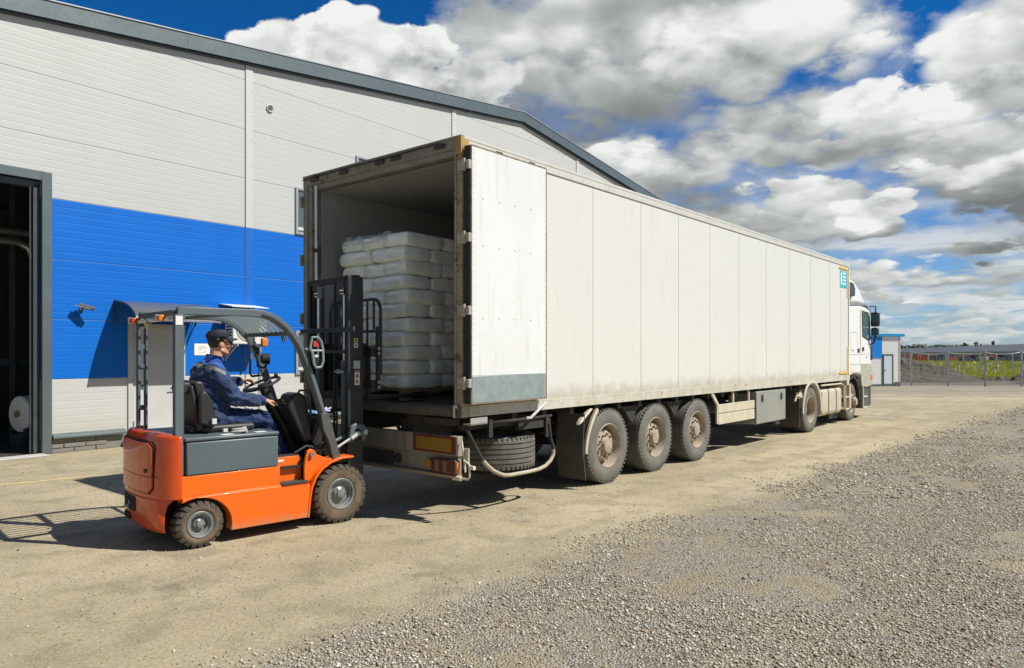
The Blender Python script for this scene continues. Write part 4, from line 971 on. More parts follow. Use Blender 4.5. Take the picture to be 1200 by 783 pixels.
for q1, q2 in ((14.55, 1.80), (15.85, 1.62)): part('side_marker', M().box(q1, q1 + .09, V0 - .012, V0 - .001, q2, q2 + .035), mat('marker grey', (.3, .3, .3), .4), TK)
part('wind_deflector', M().prism([(13.98, 1.15), (13.98, 3.55), (14.14, 3.60), (14.14, 1.15)], 'y', V0 - .012, V0 - .002).prism([(13.98, 1.15), (13.98, 3.55), (14.14, 3.60), (14.14, 1.15)], 'y', V1 + .002, V1 + .012), cabw, TK)
part('windscreen', M().add([(16.135, .25, 2.84), (16.135, 2.47, 2.84), (16.40, 2.47, 1.98), (16.40, .25, 1.98)], [(0, 1, 2, 3)]), wglass, TK)
part('sun_visor', M().prism([(15.70, 3.02), (15.95, 3.04), (16.35, 2.90), (16.45, 2.82), (16.42, 2.80), (16.30, 2.86), (15.9, 2.97)], 'y', V0 - .01, V1 + .01), mat('visor smoke', (.10, .11, .12), .25), TK)
mb = mat('mirror black', (.018, .018, .02), .35); mglass = mat('mirror glass', (.04, .10, .15), .08, .3)
for sv, e in ((V0, -1), (V1, 1)):
    MR = part('mirror', M().prism(rrect(min(sv + e * .04, sv + e * .25), max(sv + e * .04, sv + e * .25), 2.47, 2.86, .05), 'x', 16.13, 16.30).prism(rrect(min(sv + e * .05, sv + e * .23), max(sv + e * .05, sv + e * .23), 2.22, 2.44, .05), 'x', 16.13, 16.28), mb, TK, bevel=.03)
    part('mirror_glass', M().prism(rrect(min(sv + e * .07, sv + e * .22), max(sv + e * .07, sv + e * .22), 2.58, 2.80, .03), 'x', 16.122, 16.129), mglass, MR); part('mirror_glass', M().prism(rrect(min(sv + e * .08, sv + e * .20), max(sv + e * .08, sv + e * .20), 2.26, 2.39, .03), 'x', 16.122, 16.129), mglass, MR)
    part('mirror_arm', M().tube([(16.2, sv, 3.02), (16.22, sv + e * .15, 3.03), (16.22, sv + e * .15, 2.85)], .018, 7).tube([(16.25, sv, 1.98), (16.22, sv + e * .10, 2.02), (16.22, sv + e * .14, 2.22)], .03, 7), mb, MR)
# lower cab, bumper, steps
q = M().prism([(15.38, 1.115), (16.40, 1.115), (16.46, 1.0), (16.46, .30), (16.10, .26), (15.46, .26), (15.44, .60), (15.42, .86)], 'y', V0 + .02, V1 - .02)
part('bumper', q, mat('bumper dark', (.05, .05, .05), .5, var=(.16, .14, .11), var_scale=3), TK, bevel=.04)
part('bumper_corner', M().prism([(15.42, .86), (15.36, 1.115), (15.36, 1.42), (15.30, 1.44), (16.3, 1.44), (16.47, 1.30), (16.47, .86), (15.9, .82)], 'y', V0 - .006, V0 + .10), lowc, TK, bevel=.03)
part('cab_step', M().box(15.50, 15.56, V0 - .02, V0 + .02, .28, .85).box(15.50, 15.95, V0 - .03, V0 + .10, .26, .30).box(15.50, 15.95, V0 - .02, V0 + .10, .55, .59), mat('step cream', (.50, .46, .37), .6), TK, bevel=.006)
part('indicator', M().box(16.30, 16.48, V0 - .02, V0 + .05, 1.02, 1.14), mat('orange lens', (.75, .22, .06), .3), TK)
part('corner_lamp', M().box(16.28, 16.475, V0 - .015, V0 + .02, 1.55, 1.95), mb, TK, bevel=.02)
q = M().use(mb).box(16.421, 16.44, .5, 2.2, 1.15, 1.75); part('front_grille', q, None, TK)
for v in (.25, 2.1): part('headlight', M().box(16.45, 16.475, v, v + .4, .6, .8), mat('lamp glass', (.5, .52, .55), .1), TK)
# front arch
def arch(parent, u, r0, r1, v0, v1, m, a0=0, a1=180, name='mudguard', zc=.5):
    o_ = [(u + r1 * math.cos(R(a)), zc + r1 * math.sin(R(a))) for a in np.linspace(a0, a1, 15)]
    i_ = [(u + r0 * math.cos(R(a)), zc + r0 * math.sin(R(a))) for a in np.linspace(a1, a0, 15)]
    for k in range(14):
        pass
    q = M()
    for k in range(14): q.prism([o_[k], o_[k + 1], i_[13 - k], i_[14 - k]], 'y', v0, v1)
    return part(name, q, m, parent)
arch(TK, 14.65, .60, .66, V0 + .01, V0 + .45, mb)
part('front_arch_trim', M().bar([(14.08, V0 - .0, .35), (14.06, V0, .95)], .16, .10, side=(0, 1, 0)).box(14.02, 14.20, V0 - .02, V0 + .3, .33, 1.12), sandy, TK, bevel=.01)
# drive axle
arch(TK, 11.05, .56, .60, .0, .62, sandy, 8, 172)
part('mudguard_edge', M().bar([(11.05 + .60 * math.cos(R(a)), -.005, .5 + .62 * math.sin(R(a))) for a in range(-5, 186, 10)], .03, .07, side=(0, 1, 0)), sandy, TK, bevel=.006)
part('mud_flap', M().box(10.30, 10.32, .02, .62, .16, .95), mat('flap rubber'  , (.06, .056, .047), .8), TK)
part('tail_bracket', M().box(10.2, 10.42, .0, .06, .78, .9).tube([(10.4, .0, .8), (10.05, -.01, .86), (9.95, -.01, .74)], .02, 7), sandy, TK)
dwh = make_wheel('drive', TK, 11.05, .02, .50, .29)
c = copy_tree(dwh, TK); c.location = (11.05, W - .02, .50); c.rotation_euler = (0, 0, math.pi)
for v in (.34, W - .63): part('inner_tyre', M().lathe((0, 0, 0), 'y', [(.05, .285), (0, .33), (0, .42), (.04, .495), (.25, .495), (.29, .42), (.29, .33), (.25, .285)], 40), tread_m, TK, loc=(11.05, v, .5))
fw = make_wheel('front', TK, 14.65, .16, .49, .31)
c = copy_tree(fw, TK); c.location = (14.65, W - .16, .49); c.rotation_euler = (0, 0, math.pi)
part('axle', M().cyl((11.05, .3, .5), (11.05, W - .3, .5), .1).cyl((11.05, W / 2 - .2, .5), (11.05, W / 2 + .2, .5), .25, 20), black, TK)
part('axle', M().cyl((14.65, .4, .5), (14.65, W - .4, .5), .07), black, TK)
part('chassis', M().box(10.2, 16.2, .95, 1.05, .70, .98).box(10.2, 16.2, W - 1.05, W - .95, .70, .98).box(10.7, 11.7, .9, W - .9, .98, 1.07), black, TK)
part('engine_underside', M().box(14.0, 16.0, .6, W - .6, .35, 1.1), black, TK)
tk = mat('tank cream', (.56, .50, .39), .5, .1, var=(.44, .38, .28), var_scale=4, bump=(6, .15, .01))
FT = part('fuel_tank', M().prism([(p[0], p[1]) for p in rrect(.04, .66, .28, .93, .12, 6)], 'x', 11.88, 13.42), tk, TK, bevel=.04)
for u in (12.35, 12.95): part('tank_strap', M().prism(rrect(.03, .67, .27, .94, .13, 6), 'x', u, u + .05), mat('strap dark', (.20, .18, .14), .6), FT)
part('tank_filler', M().cyl((12.6, .12, .9), (12.58, .10, .99), .05), lm, FT)
part('tank_rail', M().tube([(11.75, .03, 1.0), (13.3, .03, 1.0), (13.52, .03, .95), (13.60, .03, .4)], .022, 7), sandy, TK)
q = M(); 
for z in (.34, .64): q.box(13.62, 13.94, .0, .2, z, z + .03)
q.box(13.60, 13.63, .0, .03, .34, .95).box(13.93, 13.96, .0, .03, .34, .95)
part('access_step', q, sandy, TK)
part('splash_guard', M().box(13.3, 14.0, .3, .34, .12, .6), mat('flap rubber', (.06, .056, .047), .8), TK)
part('air_filter', M().box(13.2, 13.95, .35, 1.2, .8, 1.05), black, TK)

# ------------------------------------------------------------------ pallet and sacks in the trailer
pal = mat('pallet wood', (.30, .21, .12), .8, var=(.20, .13, .07), var_scale=6, bump=(20, .3, .004))
PX0, PY0 = .22, 1.11      # near rear corner (u, v)
P0 = at(T, PX0, PY0)
PA = thing('pallet', 'wooden pallet under the stack of white sacks in the trailer', 'pallet', (P0[0], P0[1], 1.189), T.rz)
for k in range(7): part('deck_board', M().box(.0 + k * .147, .10 + k * .147, 0, 1.2, .115, .135), pal, PA)
for v in (0, .52, 1.08): part('stringer_board', M().box(0, .98, v, v + .12, .098, .114), pal, PA)
for u in (0, .44, .88):
    for v in (0, .52, 1.08): part('block', M().box(u, u + .10, v, v + .12, .020, .097), pal, PA)
for v in (0, .52, 1.08): part('base_board', M().box(0, .98, v, v + .12, 0, .019), pal, PA)
def sack_material():
    m = bpy.data.materials.new('milky plastic'); m.use_nodes = True; t = m.node_tree; b = t.nodes['Principled BSDF']
    co = X(t, t.nodes.new('ShaderNodeTexCoord').outputs['Object'])
    n = nz(t, vscale(t, co, (1.0, 1.6, 3)), 4, 4, .55, .8); c = mixc(t, n.step(.38, .66), (.84, .87, .80), (.94, .95, .90))
    t.links.new(c.k, b.inputs['Base Color']); b.inputs['Roughness'].default_value = .27; b.inputs['Coat Weight'].default_value = .7; b.inputs['Coat Roughness'].default_value = .15
    b.inputs['Subsurface Weight'].default_value = .25; b.inputs['Subsurface Radius'].default_value = (.05, .05, .045); b.inputs['Subsurface Scale'].default_value = .5
    bn = t.nodes.new('ShaderNodeBump'); bn.inputs['Strength'].default_value = .45; bn.inputs['Distance'].default_value = .012
    t.links.new((nz(t, vscale(t, co, (1, 1, 1.6)), 8, 4, .5, 1.0) + n).k, bn.inputs['Height']); t.links.new(bn.outputs[0], b.inputs['Normal']); return m
SK = sack_material()
def sack_mesh(Lx, Ly, Hh, seed):
    n, mm = 26, 18; vs_ = []; fs = []
    for s in (1, -1):
        for j in range(mm + 1):
            for i in range(n + 1):
                a = math.sin(math.pi / 2 * (i / n * 2 - 1)); b = math.sin(math.pi / 2 * (j / mm * 2 - 1))
                h = (max(0, 1 - abs(a) ** 7) * max(0, 1 - abs(b) ** 7)) ** .22
                sq = 1 - .045 * (1 - (1 - abs(b) ** 2)) * abs(a) ** 4
                p = Vector((a * Lx / 2 * sq * (1 - .02 * b * b), b * Ly / 2 * (1 - .05 * abs(a) ** 6), 0))
                nn_ = noise.noise(Vector((p.x * 5, p.y * 5, seed * 3.1 + s))) * .011 + noise.noise(Vector((p.x * 11, p.y * 11, seed + s * 2))) * .003
                p.z = s * h * (Hh / 2 + nn_)
                e = noise.noise(Vector((p.x * 7, p.y * 7, seed + 9))) * .012; p.x += e * (abs(a) > .8); p.y += e * (abs(b) > .8)
                vs_.append(p)
    K_ = (n + 1) * (mm + 1)
    for s in (0, 1):
        for j in range(mm):
            for i in range(n):
                k = s * K_ + j * (n + 1) + i; f = (k, k + 1, k + n + 2, k + n + 1); fs.append(f if s == 0 else f[::-1])
    me = M().use(SK).add(vs_, fs, True).mesh('sack')
    import bmesh
    bm = bmesh.new(); bm.from_mesh(me); bmesh.ops.remove_doubles(bm, verts=bm.verts, dist=.0005); bm.to_mesh(me); bm.free()
    me.polygons.foreach_set('use_smooth', [True] * len(me.polygons)); return me
SMs = [sack_mesh(.632, .430, .178, k) for k in range(6)]
orda = ['bottom', 'second lowest', 'third from the bottom', 'fourth from the bottom', 'fifth from the bottom', 'middle', 'fifth from the top', 'fourth from the top', 'third from the top', 'second from the top', 'top']
teal = mat('teal print', (.02, .25, .30), .4); greyp = mat('grey print', (.35, .38, .38), .4)
lh = .1665
for k in range(11):
    z = 1.189 + .137 + lh * (k + .5)
    if k % 2 == 0:   # three with the long side inwards (side face), then two across
        lay = [(.31, .2 + .4 * j, 0, ('at the near rear corner', 'in the centre of the rear face', 'at the far rear corner')[j]) for j in range(3)] + [(.81, .31 + .61 * j, 90, ('behind the corner sack on the near side', 'behind the corner sack on the far side')[j]) for j in range(2)]
    else:
        lay = [(.2, .31 + .60 * j, 90, ('at the near rear corner', 'at the far rear corner')[j]) for j in range(2)] + [(.72, .2 + .4 * j, 0, ('behind the corner sack on the near side', 'in the hidden centre', 'behind the corner sack on the far side')[j]) for j in range(3)]
    for idx, (u, v, rz, pos) in enumerate(lay):
        if 'hidden' in pos and k < 10: pass
        jit = lambda s: (random.random() - .5) * s
        p = at(T, PX0 + u + jit(.03) - (.012 if k > 8 else 0), PY0 + v + jit(.03))
        o = bpy.data.objects.new('sack', SMs[(k * 5 + idx) % 6]); C.objects.link(o)
        o.location = (p[0], p[1], z + jit(.006)); o.rotation_euler = (jit(.03), jit(.03), T.rz + R(rz) + (math.pi if random.random() < .5 else 0) + jit(.03))
        tag(o, f'white plastic sack {pos}, {orda[k]} layer', 'sack', 'white plastic sacks stacked on the pallet')
        if idx == 0 and k in (9, 7, 5, 1):
            q = M(); s_ = PX0 + u
            pr_ = part('print', M().box(-.10, .06, 0, .003, -.008, .010 + (.01 if k == 9 else 0)), greyp if k == 9 else teal, None)
            pr_.parent = o; pr_.matrix_parent_inverse.identity()
            ll = o.rotation_euler.z - T.rz; 
            e_ = Vector((-.02, -.30 if rz == 90 else -.212, .03)); 
            e_.rotate(__import__('mathutils').Euler((0, 0, -ll))); pr_.location = e_; pr_.rotation_euler = (0, 0, -ll)
# loose film lying over the top
q = M(); n = 30; vs_ = []; fs = []
for j in range(n + 1):
    for i in range(n + 1):
        a, b = i / n, j / n; u = -.05 + a * 1.05; v = .28 + b * .97
        z = .02 + .055 * abs(noise.noise(Vector((u * 4, v * 4, 2)))) + .03 * abs(noise.noise(Vector((u * 13, v * 13, 5)))) - max(0, .03 - u) * 1.6 - max(0, v - 1.17) * 1.5
        vs_.append((u, v, z))
for j in range(n):
    for i in range(n): k = j * (n + 1) + i; fs.append((k, k + 1, k + n + 2, k + n + 1))
film = bpy.data.materials.new('clear film'); film.use_nodes = True; t = film.node_tree; t.nodes.clear(); o_ = t.nodes.new('ShaderNodeOutputMaterial'); mx = t.nodes.new('ShaderNodeMixShader'); tr_ = t.nodes.new('ShaderNodeBsdfTransparent'); gl = t.nodes.new('ShaderNodeBsdfPrincipled'); gl.inputs['Base Color'].default_value = (.75, .8, .8, 1); gl.inputs['Roughness'].default_value = .15
mx.inputs[0].default_value = .38; t.links.new(tr_.outputs[0], mx.inputs[1]); t.links.new(gl.outputs[0], mx.inputs[2]); t.links.new(mx.outputs[0], o_.inputs[0])
fo = tag(part('plastic_film', M().add(vs_, fs, True), film), 'crumpled clear film lying over the top of the sacks', 'film'); fo.location = (P0[0], P0[1], 1.189 + .137 + lh * 11); fo.rotation_euler = (0, 0, T.rz)
#%%SECTION
# ------------------------------------------------------------------ forklift
FK = thing('forklift', 'orange and grey four wheel electric forklift with raised forks behind the open trailer', 'forklift', (*K.o, 0), K.rz)
org = mat('orange paint', (.82, .135, .002), .42, coat=.12, var=(.72, .112, .002), var_scale=2.5, var_amt=.6, dirt=(.06, .22, (.42, .22, .11), 9.), bump=(3, .12, .01), spots=((.40, .16, .07), 11, .70), streak=((.60, .13, .02), .3))
org_shaded = mat('counterweight shaded orange', (.60, .068, .005), .30, coat=.4, var=(.50, .054, .005), var_scale=2.2, var_amt=.6, dirt=(.06, .22, (.34, .13, .06), 7.), bump=(5, .14, .008))  # darker copy of the orange, the counterweight's shade put into its colour
fgrey = mat('forklift grey paint', (.105, .135, .15), .42, var=(.085, .11, .12), var_scale=3, spots=((.20, .22, .22), 16, .72), bump=(30, .1, .002))
fbox = mat('battery cover grey', (.085, .115, .13), .40, var=(.11, .14, .15), var_scale=3, spots=((.06, .07, .07), 8, .72), bump=(3, .12, .006))
fdark = mat('mast dark metal', (.028, .033, .037), .45, .2, var=(.05, .05, .048), var_scale=6, bump=(25, .15, .003))
mgrey = mat('mast beam grey', (.05, .065, .072), .45, .2)
plast = mat('black plastic', (.018, .018, .018), .45, var=(.04, .037, .032), var_scale=6)
vinyl = mat('seat vinyl', (.02, .019, .018), .5, bump=(9, .3, .01), var=(.045, .04, .035), var_scale=5)
tyreb = mat('brown dusty tyre', (.10, .072, .045), .85, var=(.17, .125, .08), var_scale=8, var_amt=.8, bump=(50, .35, .004))
lugm = mat('tyre lug', (.05, .042, .032), .85, var=(.13, .10, .065), var_scale=12)
rimg = mat('silver rim', (.24, .265, .27), .45, .35, var=(.13, .115, .09), var_scale=12, bump=(25, .2, .003))
CWp = [(-.14, .0), (-.19, .0), (-.245, .045), (-.305, .13), (-.345, .26), (-.362, .42), (-.368, .59), (-.362, .76), (-.345, .92), (-.305, 1.05), (-.245, 1.135), (-.19, 1.18), (-.14, 1.18)]
CW = M()
# stacked plan outlines, slightly drawn in at the top and at the bottom
def loft(q, rings, smooth=False):
    o = len(q.v); n = len(rings[0]);
    for r in rings: q.v += [tuple(p) for p in r]
    def f(l, sm=False): q.f.append(l); q.mi.append(q.cur); q.sm.append(sm)
    f([o + i for i in range(n)][::-1]); f([o + (len(rings) - 1) * n + i for i in range(n)])
    for k in range(len(rings) - 1):
        for i in range(n): f([o + k * n + i, o + k * n + (i + 1) % n, o + (k + 1) * n + (i + 1) % n, o + (k + 1) * n + i], smooth)
def cwring(z, s, lift=0, x1=-.14):
    out_ = []
    for (u, v) in CWp[::-1]:
        uu = x1 if u == -.14 else u + s; out_.append((uu, .59 + (v - .59) * (1 - s * .6), z + lift * (-.14 - u)))
    return out_
loft(CW, [cwring(.455, .0), cwring(.62, 0), cwring(.80, .008), cwring(.93, .014), cwring(.985, .022, .12), cwring(1.002, .045, .14)])
CWo = part('counterweight', CW, org_shaded, FK, bevel=.016, seg=3)
low = M(); 
lowp = [(-.255, .10), (-.305, .13), (-.345, .26), (-.362, .42), (-.368, .59), (-.362, .76), (-.345, .92), (-.305, 1.05), (-.255, 1.08)][::-1]
loft(low, [[(u + .05 if u < -.26 else u + .02, .59 + (v - .59) * .96, .15) for u, v in lowp], [(u + .012 if u < -.26 else u, v, .20) for u, v in lowp], [(u if u < -.26 else u + .005, v, .32) for u, v in lowp], [(u if u < -.26 else u + .03, v, .40) for u, v in lowp], [(u if u < -.26 else u + .10, v, .4545) for u, v in lowp]])
part('counterweight_skirt', low, org_shaded, CWo, bevel=.008)
def rearstrip(z0, z1, v0, v1, off, th, m, name, par, r=.0):
    def ru(v):
        for (a, b) in zip(CWp, CWp[1:]):
            if a[1] <= v <= b[1] and b[1] > a[1]: return a[0] + (b[0] - a[0]) * (v - a[1]) / (b[1] - a[1])
        return -.36
    n = 14; q = M(); o = 0; rr = []
    for i in range(n + 1):
        v = v0 + (v1 - v0) * i / n; u = ru(v); dzr = 0
        e = min(v - v0, v1 - v)
        if e < r: dzr = r - math.sqrt(max(0, r * r - (r - e) ** 2))
        rr.append((u - off, v, z0 + dzr, z1 - dzr))
    vs_ = []
    for (u, v, a, b) in rr: vs_ += [(u, v, a), (u, v, b), (u + th, v, b), (u + th, v, a)]
    fs = [(0, 1, 2, 3), (4 * n + 3, 4 * n + 2, 4 * n + 1, 4 * n)]
    for i in range(n):
        for k in range(4): a, b = 4 * i + k, 4 * i + (k + 1) % 4; fs.append((a, b, b + 4, a + 4)[::-1])
    q.add(vs_, fs); return part(name, q, m, par)
lid_gap = rearstrip(.495, .962, .175, 1.0, .004, .05, mat('lid gap', (.02, .008, .005), .8), 'lid_gap_plate', CWo, .05)  # black plate behind the lid, painting the dark gap around it
LID = rearstrip(.507, .950, .190, .985, .014, .06, org_shaded, 'service_lid', CWo, .045)
part('lid_lock', M().cyl((-.375, .27, .70), (-.34, .27, .70), .018, 12), plast, LID)
rearstrip(.648, .653, .13, 1.05, .0152, .01, mat('lid gap', (.02, .008, .005), .8), 'seam_line', CWo)
q = M(); q.box(-.335, -.15, -.0015, .2, .630, .635); 
rearstrip(.30, .44, .52, .93, .003, .03, mat('vent black', (.012, .008, .007), .8), 'tow_recess', CWo, .02)
part('tow_pin', M().cyl((-.385, .66, .37), (-.34, .66, .37), .022, 10).box(-.375, -.34, .70, .84, .31, .34), fgrey, CWo)
rearstrip(.205, .255, .70, .95, .004, .03, mat('vent black', (.012, .008, .007), .8), 'lower_recess', CWo, .015)
# side plates
def side(s): return (lambda v: v) if s > 0 else (lambda v: 1.18 - v)
archp = [(.30 * math.cos(R(a)), .185 + .262 * math.sin(R(a))) for a in np.linspace(-14, 118, 12)]
for s in (1, -1):
    m_ = side(s); y0, y1 = m_(.035), m_(.16)
    up = [(-.139, .455), (-.05, .462), (.785, .462), (.785, .647), (-.139, .647)]
    part('side_panel', M().prism(up, 'y', y0, y1), org, FK, bevel=.008)
    part('step_riser', M().prism([(.7855, .46), (1.075, .46), (1.06, .64), (1.035, .715), (.80, .715), (.7855, .66)], 'y', m_(.148), m_(.16)), org, FK, bevel=.004)
    sk = [(1.055, .112)] + [(1.075, .30), (1.088, .43), (1.06, .461), (.12, .461), (-.02, .455), (-.135, .452)] + archp[::-1] + [(.30, .112)]
    part('lower_skirt', M().prism(sk, 'y', m_(.0), m_(.14)), org, FK, bevel=.012)
    part('ledge', M().prism([(-.137, .447), (.783, .452), (.783, .473), (-.137, .466)], 'y', m_(.012), m_(.034)), org, FK, bevel=.004)
    fp_ = [(1.065, .108), (1.085, .30), (1.105, .40), (1.15, .50), (1.22, .575), (1.32, .632), (1.44, .662), (1.58, .664)]
    part('fender', M().bar([(a, (m_(-.005) + m_(.235)) / 2, b) for a, b in fp_], .24, .022, side=(0, 1, 0)), org, FK, bevel=.005)
    part('fender_web', M().prism([(1.05, .463), (1.095, .43), (1.155, .51), (1.22, .583), (1.32, .64), (1.42, .668), (1.30, .668), (1.19, .72), (1.16, .765), (1.12, .78), (1.085, .765), (1.07, .72), (1.05, .60)], 'y', m_(.055), m_(.085)), org, FK, bevel=.006)
    part('pivot_pin', M().cyl((1.125, m_(.025), .725), (1.125, m_(.1), .725), .024, 14), rimg, FK)
    part('pillar_socket', M().prism([(1.225, 1.125), (1.305, 1.135), (1.345, 1.03), (1.455, .655), (1.365, .655), (1.31, .85), (1.255, .96)], 'y', m_(.04), m_(.125)), mat('socket dark grey', (.075, .078, .078), .5, var=(.10, .10, .095), var_scale=8), FK, bevel=.006)
# core, floor, wheel wells
part('frame_core', M().box(-.13, 1.04, .161, 1.019, .16, .60).box(-.24, -.13, .30, .88, .16, .45).box(1.04, 1.62, .26, .92, .18, .56), plast, FK)
part('floor_plate', M().box(.78, 1.56, .10, 1.08, .602, .625), plast, FK)
st = mat('tread plate', (.07, .065, .06), .5, .4, bump=(60, .8, .004))
q = M().use(st).box(.79, 1.075, -.012, .146, .4625, .475)
for i in range(9):
    for j in range(4): q.ball((.81 + i * .031, .01 + j * .035, .476), .007, 6, (1.4, .7, .6))
part('step_tread', q, st, FK)
part('floor_edge', M().box(.79, 1.035, .148, .24, .717, .727), st, FK)
part('decal', M().box(.815, .875, .1455, .1475, .668, .690), mat('sticker white', (.72, .70, .66), .5), FK)
# battery box with lid
BX = part('battery_box', M().box(-.095, .765, .028, 1.152, .650, .945), fbox, FK, bevel=.012)
part('battery_lid', M().box(-.11, .772, .022, 1.158, .952, .987), fbox, BX, bevel=.012)
part('paper', M().box(.235, .345, .045, .13, .9875, .990).box(.56, .66, .05, .14, .9875, .990), mat('sticker white', (.72, .70, .66), .5), BX)
part('coiled_strap', M().tube([(.42 + .075 * math.cos(a) * (1 - a * .02), .12 + .045 * math.sin(a), .994 + a * .0035) for a in np.linspace(0, 13, 50)], .010, 6), mat('strap grey', (.45, .45, .44), .6), BX)
part('side_bolt', M().cyl((-.147, .042, .70), (-.147, .055, .70), .017, 12), rimg, BX)
# pillars, roof guard
path = [(-.16, 2.115), (.05, 2.118), (.30, 2.12), (.52, 2.122), (.62, 2.115), (.70, 2.095), (.78, 2.055), (.86, 1.995), (.93, 1.92), (.99, 1.83), (1.04, 1.735), (1.09, 1.61), (1.145, 1.46), (1.20, 1.30), (1.265, 1.11), (1.34, .87), (1.40, .69)]
GD = part('roof_guard', M().bar([(a, .08, b) for a, b in path], .055, .07, side=(0, 1, 0)), fgrey, FK, bevel=.006)
part('roof_beam', M().bar([(a, 1.10, b) for a, b in path], .055, .07, side=(0, 1, 0)), fgrey, GD, bevel=.006)
for y in (.045, 1.135): part('guard_groove', M().bar([(a - .012, y + (.0055 if y < 1 else -.0055), b - .012) for a, b in path[4:-1]], .008, .022, side=(0, 1, 0)), plast, GD)
part('rear_pillar', M().box(-.185, -.115, .045, .115, .655, 2.085).box(-.1145, -.108, .05, .11, .655, 2.085), fgrey, FK, bevel=.006)
for z in (.69, .76): part('pillar_bolt', M().cyl((-.15, .035, z), (-.15, .0445, z), .02, 12), rimg, FK)
q = M().use(fgrey).box(-.185, -.165, 1.06, 1.135, .66, 2.085).box(-.115, -.10, 1.06, 1.135, .66, 2.085)
z = .78
while z < 2.0: q.box(-.165, -.115, 1.075, 1.09, z, z + .05); z += .20
part('far_rear_pillar', q, fgrey, FK)
part('label', M().box(-.182, -.122, .0425, .0445, 1.99, 2.07), mat('sticker white', (.72, .70, .66), .5), FK)
for (u, z, w_, h_) in ((-.155, 2.10, .06, .05), (.30, 2.105, .05, .04), (.905, 1.935, .03, .045)):
    part('cross_beam', M().box(u - w_ / 2, u + w_ / 2, .109, 1.071, z - h_ / 2, z + h_ / 2), fgrey, GD, bevel=.004)
import bisect
sp_ = [(-.12, 2.125), (.30, 2.128), (.55, 2.125), (.66, 2.108), (.75, 2.07), (.83, 2.015), (.905, 1.945)]
for k in range(9):
    v = .18 + k * .1025; part('guard_slat', M().bar([(a, v, b) for a, b in sp_], .008, .026, side=(0, 1, 0)), mat('slat grey', (.16, .195, .21), .42), GD)
part('lamp_tube', M().cyl((-.19, .16, 2.045), (-.19, 1.02, 2.045), .016, 10), mat('tube pale', (.66, .66, .63), .4), GD)
al = mat('amber lens', (.70, .20, .03), .25); wl = mat('clear lens', (.62, .60, .58), .2)
for y, a in ((.30, 0), (1.09, 1)):
    lo = part('rear_lamp', M().box(-.25, -.19, y - .03, y + .03, 2.03, 2.085), al if not a else mat('red lens', (.45, .06, .03), .25), GD, bevel=.008)
    part('lamp_housing', M().box(-.25, -.19, y + .031, y + .085, 2.03, 2.088), wl, lo, bevel=.006)
part('work_lamp', M().lathe((-.20, .72, 2.005), (-.9, 0, -.4), [(-.03, .02), (0, .04), (.02, .043), (.022, 0)], 16), mat('lamp yellow', (.5, .42, .22), .3), GD)
part('front_mirror', M().prism([(.235, 1.975), (.30, 1.975), (.30, 1.90), (.268, 1.845), (.237, 1.90)], 'x', .925, .945).cyl((.935, .268, 1.975), (.92, .268, 2.0), .008), mat('mirror chrome', (.6, .62, .62), .12, .9), GD, bevel=.004)
# near pillar mirror loop with lamps
lp = [(1.115, 1.90), (1.18, 1.90), (1.215, 1.86), (1.235, 1.78), (1.24, 1.66), (1.215, 1.60), (1.16, 1.595), (1.135, 1.64), (1.12, 1.74), (1.095, 1.80)]
LM = part('lamp_loop', M().tube([(a, .02, b) for a, b in lp], .014, 8, closed=True).tube([(1.10, .02, 1.765), (1.235, .02, 1.765)], .013, 8).tube([(1.06, .05, 1.78), (1.11, .02, 1.775)], .014, 8), mat('loop grey', (.22, .27, .29), .45), FK)
part('lamp', M().box(1.135, 1.20, .03, .07, 1.80, 1.87), mat('red lens', (.45, .06, .03), .25), LM, bevel=.008)
part('lamp', M().box(1.14, 1.20, .03, .08, 1.64, 1.73), plast, LM, bevel=.008, label='black lower lamp in the grey loop'); part('reflector', M().box(1.15, 1.19, .026, .0295, 1.70, 1.725), wl, LM)
# far pillar lamps
q = M(); yy = 1.02
LA = part('lamp_arm', M().tube([(1.03, yy + .05, 1.78), (.96, yy - .02, 1.82), (.955, yy - .02, 1.93), (1.07, yy - .03, 1.92), (1.10, yy - .03, 1.9)], .010, 7).tube([(1.02, yy + .05, 1.75), (.99, yy - .03, 1.70), (.99, yy - .03, 1.60), (1.06, yy - .03, 1.58), (1.10, yy - .02, 1.62)], .012, 7), plast, FK)
part('turn_lamp', M().box(1.03, 1.10, yy - .06, yy - .01, 1.81, 1.905), al, LA, bevel=.012)
part('work_lamp', M().lathe((1.03, yy - .06, 1.68), (1, -.3, 0), [(-.02, .03), (0, .055), (.075, .06), (.08, 0)], 18), plast, LA)
part('grab_handle', M().tube([(1.02, 1.07, 1.72), (.93, 1.03, 1.68), (.925, 1.03, 1.52), (.95, 1.04, 1.49), (1.09, 1.08, 1.50)], .013, 8), plast, FK)
# seat
ST = part('seat_cushion', M().box(.14, .66, .30, .80, .99, 1.06), vinyl, FK, bevel=.03, seg=3)
part('seat_back', M().prism([(.16, 1.03), (.08, 1.46), (.12, 1.485), (.17, 1.47), (.27, 1.06)], 'y', .33, .77), vinyl, ST, bevel=.025, seg=3)
part('seat_shell', M().prism([(.10, 1.0), (.03, 1.42), (.06, 1.45), (.16, 1.03)], 'y', .30, .80).box(.05, .16, .35, .75, .99, 1.06), plast, ST, bevel=.015)
part('arm_rest', M().prism([(.10, 1.08), (.10, 1.36), (.15, 1.40), (.20, 1.34), (.27, 1.10), (.24, 1.04)], 'y', .25, .30), vinyl, ST, bevel=.02)
part('head_bolster', M().box(-.03, .06, .34, .50, 1.36, 1.47), vinyl, ST, bevel=.02)
part('seat_buckle', M().box(.20, .24, .20, .235, 1.08, 1.13).box(.30, .34, .19, .23, 1.0, 1.03), wl, ST)
